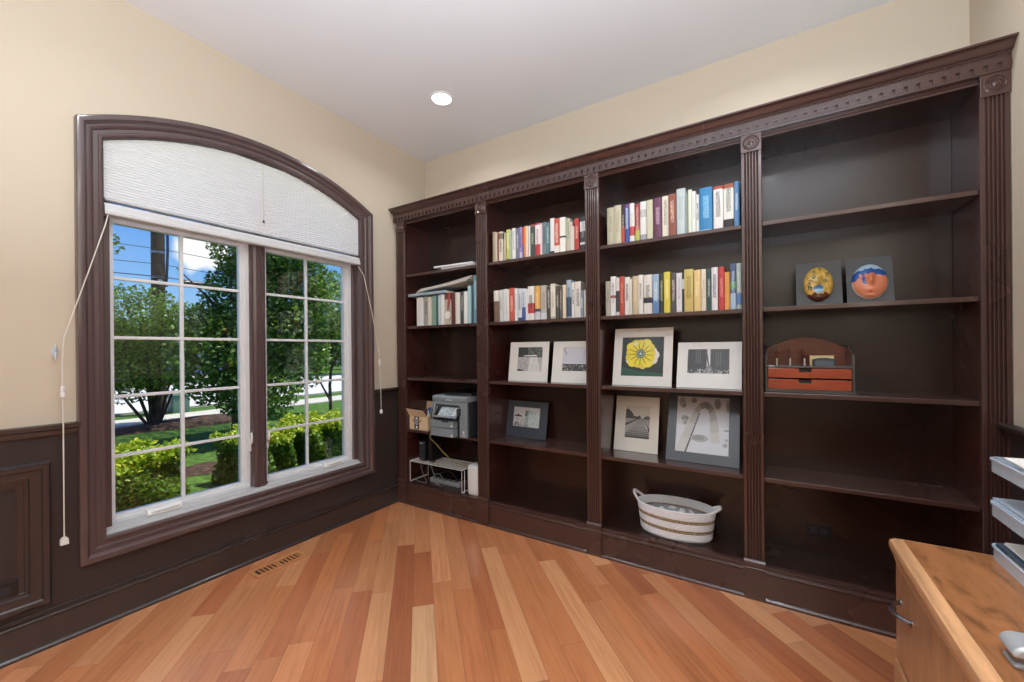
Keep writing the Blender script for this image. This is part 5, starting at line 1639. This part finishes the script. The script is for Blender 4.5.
st = [([(bx, by, bz - .1), (bx + .03, by + .02, bz + .9), (bx - .02, by + .08, bz + 1.9), (bx, by + .05, bz + 3.2), (bx + .05, by, bz + 5.8)], .11, .03)]
for (dx, dy, z0, dz) in ((.7, .6, .9, 1.0), (-.6, -.7, 1.0, .9), (.6, -.8, 1.3, 1.1), (-.7, .8, 1.5, 1.0), (.5, 1.0, 2.1, .9), (.2, -1.0, 2.2, 1.0), (-.8, .1, 2.6, .8)):
    st.append(([(bx, by, bz + z0), (bx + dx * .5, by + dy * .5, bz + z0 + dz * .55), (bx + dx, by + dy, bz + z0 + dz)], .035, .008))
tree('maple_tree', 'large leafy maple filling the window around the mullion', (bx, by, bz), st,
     [((bx, by + .5, 2.0), (1.1, 1.1, 1.4), 10000, .35), ((bx + .1, by + 1.1, 2.5), (.95, .85, 1.2), 5600, .35), ((bx, by - .40, 1.25), (.9, .72, .95), 4600, .3), ((bx + .2, by + .5, 3.5), (1.1, 1.0, 1.0), 5600, .3), ((bx - .2, by + .6, 5.2), (1.9, 2.0, 1.2), 5000, .3), ((bx + .2, by + .3, .55), (.95, .75, .65), 3600, .35), ((bx + .1, by + 1.2, 1.2), (.8, .6, .8), 1700, .35)],
     .08, [(84, 118, 50), (60, 92, 40), (112, 142, 66), (40, 68, 30), (160, 182, 104)])
# slim young tree at the far right of the window
bx, by, bz = -7.4, 3.95, GZ
st = [([(bx, by, bz - .1), (bx, by - .03, bz + .8), (bx + .03, by + .03, bz + 1.7), (bx, by, bz + 3.4)], .05, .015), ([(bx, by, bz + .35), (bx - .1, by - .35, bz + 1.1), (bx - .1, by - .55, bz + 2.0)], .03, .01), ([(bx, by, bz + 1.2), (bx + .2, by + .4, bz + 2.2)], .025, .008)]
tree('young_tree', 'slim young tree with thin trunks at the right edge of the window', (bx, by, bz), st,
     [((bx, by, 2.5), (.8, .62, 1.0), 2400, .25), ((bx - .1, by - .5, 1.75), (.5, .4, .45), 800, .2)], .085, [(92, 128, 48), (70, 106, 40), (134, 158, 60), (60, 92, 36)])
# sparse branch of a tree left of the window
bx, by, bz = -6.6, -1.9, GZ
tip = (-6.9, -.62, 2.95)
st = [([(bx, by, bz - .1), (bx, by + .05, bz + 2.0), (bx, by + .1, bz + 5.4)], .13, .05), ([(bx, by + .1, bz + 3.0), (bx - .1, by + .6, bz + 3.5), tip], .04, .006), ([(bx, by + .1, bz + 3.2), (bx - .1, by + .7, bz + 3.2), (-6.8, -.72, 2.45)], .03, .005)]
tree('birch_tree', 'thin-leaved tree whose branch tip hangs into the upper left pane', (bx, by, bz), st,
     [((bx, by - .2, 4.6), (1.7, 1.4, 1.6), 6500, .2), ((-6.9, -.75, 2.85), (.25, .22, .42), 90, 0), ((-6.9, -.62, 3.2), (.25, .25, .3), 60, 0), ((-6.8, -.66, 2.35), (.15, .12, .2), 26, 0)], .08, [(70, 100, 40), (52, 82, 34), (96, 128, 52)])
# distant trees across the road
far_cols = [(70, 100, 44), (54, 84, 38), (92, 122, 54), (44, 70, 34)]
fr = random.Random(4)
for (x, y, h, r, lb) in ((-24, 2.2, 2.6, 1.6, 'round shrub-like tree across the road at the far left'), (-34, 7.6, 4.2, 2.2, 'rounded green tree across the road behind the multi-stem tree'), (-36, 18, 5.0, 3.0, 'broad tree across the road behind the maple'), (-25, 14.5, 4.5, 2.4, 'medium green tree across the road left of the driveway'), (-44, 26, 6, 3.2, 'far tree beyond the parked silver car'), (-26, 24, 5.2, 2.6, 'tall tree across the road behind the young tree'), (-40, 34, 6.5, 3.4, 'distant tree at the right end of the street')):
    st = [([(x, y, GZ - .1), (x, y, GZ + h * .5), (x + .1, y, GZ + h * .85)], .16, .05)]
    tree('street_tree', lb, (x, y, GZ), st, [((x, y, GZ + h * .58), (r, r, h * .45), 1500, .45), ((x + .5, y + r * .6, GZ + h * .45), (r * .7, r * .7, h * .32), 600, .4)], .34, far_cols, group='trees across the road')

# utility pole with cross-cables
up = thing('utility_pole', 'brown wooden utility pole rising behind the multi-stem tree', 'utility pole', (-11.75, 1.56, GZ))
px_, py_ = -11.75, 1.56
pole_m = noise_mat('pole_wood', [(48, 39, 34), (64, 53, 46), (80, 68, 58)], 5, mapping=(6, 6, .6), bump=.4)
MB().lathe([(.17, -.2), (.16, 2), (.148, 6), (.13, 10.5), (0, 10.5)], (px_, py_, GZ), 16).build('shaft', pole_m, up, smooth=50)
mb = MB().tube([(px_ + .1, py_ + .15, GZ + 3.6), (px_ + .1, py_ + .19, GZ + 4.6), (px_ + .1, py_ + .17, GZ + 10)], .035, 8)
mb.build('conduit', M['dark_grey_plastic'], up, smooth=60)
mb = MB()
for z in (3.85, 4.55): mb.lathe([(.15, -.03), (.165, -.03), (.165, .03), (.15, .03)], (px_, py_, GZ + z), 16)
mb.build('band', M['gunmetal'], up)
MB().box(px_ + .14, px_ + .17, py_ - .05, py_ + .05, GZ + 3.62, GZ + 3.78).build('pole_plate', plain('pole_plate', (170, 172, 172), .5), up)
wire_m = M['black_plastic']
for (z, sag, r, lb) in ((3.85, .25, .013, 'lowest overhead cable passing the utility pole'), (4.2, .45, .009, 'middle overhead cable passing the utility pole'), (4.62, .3, .009, 'upper overhead cable passing the utility pole')):
    t = thing('overhead_cable', lb, 'cable', (px_ + .2, py_, GZ + z), group='overhead cables')
    pts = []
    for k in range(-24, 49):
        s = k / 48
        y = py_ + 34 * s
        q = abs(s) * 2 % 2
        pts.append((px_ + .21, y, GZ + z - sag * (1 - (1 - min(q, 2 - q)) ** 2)))
    MB().tube(pts, r, 5).build('strand', wire_m, t)
    if z == 3.85:
        MB().lathe([(0, 0), (.07, .02), (.085, .1), (.085, .8), (.07, .88), (0, .9)], (px_ + .21, py_ + .5, GZ + z - .1), 10, axis='y').build('splice_case', wire_m, t, smooth=40)

# green utility box near the sidewalk
ub = thing('utility_box', 'green utility box on the verge beside the pole', 'utility box', (-11.9, 2.05, GZ))
gm = plain('utility_green', (104, 138, 124), .5)
MB().rbox(-12.1, -11.7, 1.84, 2.26, GZ, GZ + .5, .03).build('cabinet', gm, ub, bevel=.01)
MB().extrude([(-12.13, GZ + .5), (-11.67, GZ + .5), (-11.69, GZ + .56), (-11.9, GZ + .585), (-12.11, GZ + .56)], 'y', 1.81, 2.29).build('lid', gm, ub, bevel=.01)

# cars and houses across the road
def car(label, x, y, rz, colr):
    t = thing('parked_car', label, 'car', (x, y, GZ), (0, 0, rz))
    pt = plain('car_paint', colr, .25, coat=.6)
    prof = [(-2.2, .35), (-2.25, .7), (-2.1, .95), (-1.95, 1.02), (-1.65, 1.5), (-1.3, 1.62), (.4, 1.6), (.9, 1.35), (1.25, 1.02), (2.05, .9), (2.25, .7), (2.25, .35)]
    MB().extrude(prof, 'y', -.88, .88).build('body', pt, t, world=False, bevel=.06)
    mb = MB()
    for s in (-1, 1): mb.extrude([(-1.7, 1.05), (-1.45, 1.45), (.3, 1.48), (.95, 1.08)], 'y', s * .885, s * .875)
    mb.add([(-2.0, -.7, 1.05), (-2.0, .7, 1.05), (-1.7, .62, 1.47), (-1.7, -.62, 1.47)], [(0, 1, 2, 3)])
    mb.build('windows', plain('car_glass', (36, 42, 50), .1), t, world=False)
    for s in (-1, 1):
        for xx in (-1.4, 1.4): MB().lathe([(0, -.1), (.33, -.1), (.34, 0), (.33, .1), (0, .1)], (xx, s * .82, .34), 18, axis='y').build('wheel', M['black_plastic'], t, world=False)
        MB().box(-2.28, -2.12, s * .72 - .14, s * .72 + .14, .72, 1.0).build('tail_light', plain('tail_red', (200, 24, 30), .3), t, world=False, bevel=.02)
    return t
car('silver car with red tail lights parked across the road', -31.5, 20.2, 1.25, (196, 200, 204))
car('blue car parked across the road behind the trees', -28, 8.2, 1.6, (96, 108, 190))
hs = thing('neighbour_house', 'orange brick house across the road behind the multi-stem tree', 'house', (-40, 6, GZ))
brick = noise_mat('orange_brick', [(170, 84, 50), (198, 104, 62)], 12)
MB().box(-46, -38, 1, 12, GZ, GZ + 2.6).build('walls', brick, hs)
MB().extrude([(.5, GZ + 2.55), (12.5, GZ + 2.55), (6.5, GZ + 4.4)], 'x', -46.5, -37.5).build('roof', noise_mat('roof_shingle', [(86, 78, 76), (112, 104, 100)], 9), hs)
for y in (3, 6.2, 9.5):
    f = MB().box(-38.05, -37.95, y, y + 1.3, GZ + .8, GZ + 2.1).build('window', M['white_plastic'], hs)
    MB().box(-37.96, -37.92, y + .1, y + 1.2, GZ + .9, GZ + 2.0).build('pane', plain('house_glass', (60, 70, 80), .15), f)
MB().box(-38.0, -37.9, 5.0, 5.9, GZ, GZ + 2.1).build('door', M['white_plastic'], hs)

# ---------------------------------------------------------------- world: blue summer sky with clouds
wd = bpy.data.worlds.new('sky'); SC.world = wd; wd.use_nodes = True
wt = wd.node_tree; wt.nodes.clear()
N = wt.nodes.new; K = wt.links.new
wo = N('ShaderNodeOutputWorld'); bg = N('ShaderNodeBackground'); K(bg.outputs[0], wo.inputs[0])
tc = N('ShaderNodeTexCoord'); sx = N('ShaderNodeSeparateXYZ'); K(tc.outputs['Generated'], sx.inputs[0])
gr = N('ShaderNodeValToRGB'); K(sx.outputs[2], gr.inputs[0])
e = gr.color_ramp.elements
e[0].position, e[0].color = 0.0, lin((188, 214, 240)); e[1].position, e[1].color = 0.75, lin((40, 104, 214))
x = e.new(.12); x.color = lin((136, 186, 240)); x = e.new(.3); x.color = lin((76, 146, 236))
mp = N('ShaderNodeMapping'); K(tc.outputs['Generated'], mp.inputs[0]); mp.inputs['Scale'].default_value = (2.2, 2.2, 5.5); mp.inputs['Location'].default_value = (3.2, 1.4, .3)
nz = N('ShaderNodeTexNoise'); K(mp.outputs[0], nz.inputs[0]); nz.inputs['Scale'].default_value = 1.6; nz.inputs['Detail'].default_value = 7; nz.inputs['Roughness'].default_value = .55
cr_ = N('ShaderNodeValToRGB'); K(nz.outputs[0], cr_.inputs[0]); cr_.color_ramp.elements[0].position = .54; cr_.color_ramp.elements[1].position = .62
# one big cumulus low in the west
dv = N('ShaderNodeVectorMath'); dv.operation = 'DISTANCE'
CL = Vector((-.9155, .349, .1995)).normalized()
nm = N('ShaderNodeVectorMath'); nm.operation = 'NORMALIZE'; K(tc.outputs['Generated'], nm.inputs[0])
K(nm.outputs[0], dv.inputs[0]); dv.inputs[1].default_value = CL
n2 = N('ShaderNodeTexNoise'); K(nm.outputs[0], n2.inputs[0]); n2.inputs['Scale'].default_value = 14; n2.inputs['Detail'].default_value = 5
ad = N('ShaderNodeMath'); ad.operation = 'MULTIPLY_ADD'; K(n2.outputs[0], ad.inputs[0]); ad.inputs[1].default_value = .09; K(dv.outputs['Value'], ad.inputs[2])
c2 = N('ShaderNodeValToRGB'); K(ad.outputs[0], c2.inputs[0]); c2.color_ramp.elements[0].position = .075; c2.color_ramp.elements[0].color = (1, 1, 1, 1); c2.color_ramp.elements[1].position = .09; c2.color_ramp.elements[1].color = (0, 0, 0, 1)
mx0 = N('ShaderNodeMath'); mx0.operation = 'MAXIMUM'; K(c2.outputs[0], mx0.inputs[0])
ab = N('ShaderNodeMath'); ab.operation = 'GREATER_THAN'; K(sx.outputs[2], ab.inputs[0]); ab.inputs[1].default_value = .42
mm = N('ShaderNodeMath'); mm.operation = 'MULTIPLY'; K(cr_.outputs[0], mm.inputs[0]); K(ab.outputs[0], mm.inputs[1]); K(mm.outputs[0], mx0.inputs[1])
mx = N('ShaderNodeMix'); mx.data_type = 'RGBA'; K(mx0.outputs[0], mx.inputs[0]); K(gr.outputs[0], mx.inputs[6]); mx.inputs[7].default_value = (1, 1, 1, 1)
K(mx.outputs[2], bg.inputs[0]); bg.inputs[1].default_value = 1.15

# ---------------------------------------------------------------- lights
def sun(dirv, strength, colr, ang):
    l = bpy.data.lights.new('sun', 'SUN'); l.energy = strength; l.color = colr; l.angle = math.radians(ang)
    o = bpy.data.objects.new('sun', l); COL.objects.link(o)
    o.rotation_euler = Vector(dirv).to_track_quat('Z', 'Y').to_euler()
sun((.18, .2, .95), 6.5, (1, .95, .86), 1.0)
def area(name, loc, rot, sx_, sy_, watts, colr=(.82, .91, 1.0)):
    l = bpy.data.lights.new(name, 'AREA'); l.shape = 'RECTANGLE'; l.size = sx_; l.size_y = sy_; l.energy = watts; l.color = colr
    o = bpy.data.objects.new(name, l); COL.objects.link(o); o.location = loc; o.rotation_euler = rot
    return o
# added unseen fill lamp, bounced off the ceiling behind the camera
area('bounce_fill', (2.65, -2.95, 1.6), (PI, 0, 0), 1.6, 1.2, BOUNCE)
# recessed lights: the visible one, plus unseen ones added to light the room
def can(x, y, w):
    l = bpy.data.lights.new('recessed_lamp', 'AREA'); l.shape = 'DISK'; l.size = .11; l.energy = w; l.color = (.9, .95, 1.0); l.spread = math.radians(150)
    o = bpy.data.objects.new('recessed_lamp', l); COL.objects.link(o); o.location = (x, y, H - .012)
for (x, y) in ((.79, -.645), (2.74, -.645), (1.05, -2.35), (2.74, -2.35), (1.05, -4.0), (2.74, -4.0)): can(x, y, CANS)

# ---------------------------------------------------------------- camera
cam = bpy.data.cameras.new('camera')
co_ = bpy.data.objects.new('camera', cam); COL.objects.link(co_)
F = 404.93
cam.sensor_width = 36; cam.sensor_fit = 'HORIZONTAL'; cam.lens = 36 * F / 1024; cam.shift_y = 8.656 / 1024; cam.clip_start = .05; cam.clip_end = 400
yaw, pit, rol = -0.560994, -0.000221, -0.0090038
fw = Vector((math.sin(yaw) * math.cos(pit), math.cos(yaw) * math.cos(pit), math.sin(pit)))
r0 = Vector((math.cos(yaw), -math.sin(yaw), 0)); u0 = r0.cross(fw)
r2 = r0 * math.cos(rol) + u0 * math.sin(rol); u2 = -r0 * math.sin(rol) + u0 * math.cos(rol)
co_.matrix_world = Matrix(((r2.x, u2.x, -fw.x, 2.70196), (r2.y, u2.y, -fw.y, -2.79151), (r2.z, u2.z, -fw.z, 1.28858), (0, 0, 0, 1)))
SC.camera = co_
SC.view_settings.view_transform = 'Standard'
SC.view_settings.look = 'None'
SC.view_settings.gamma = 1.0
SC.view_settings.use_curve_mapping = False
SC.view_settings.exposure = EXPOSURE
SC.cycles.use_denoising = True
SC.cycles.max_bounces = 10
SC.cycles.diffuse_bounces = 6
SC.cycles.transparent_max_bounces = 16
SC.cycles.sample_clamp_indirect = 3.0
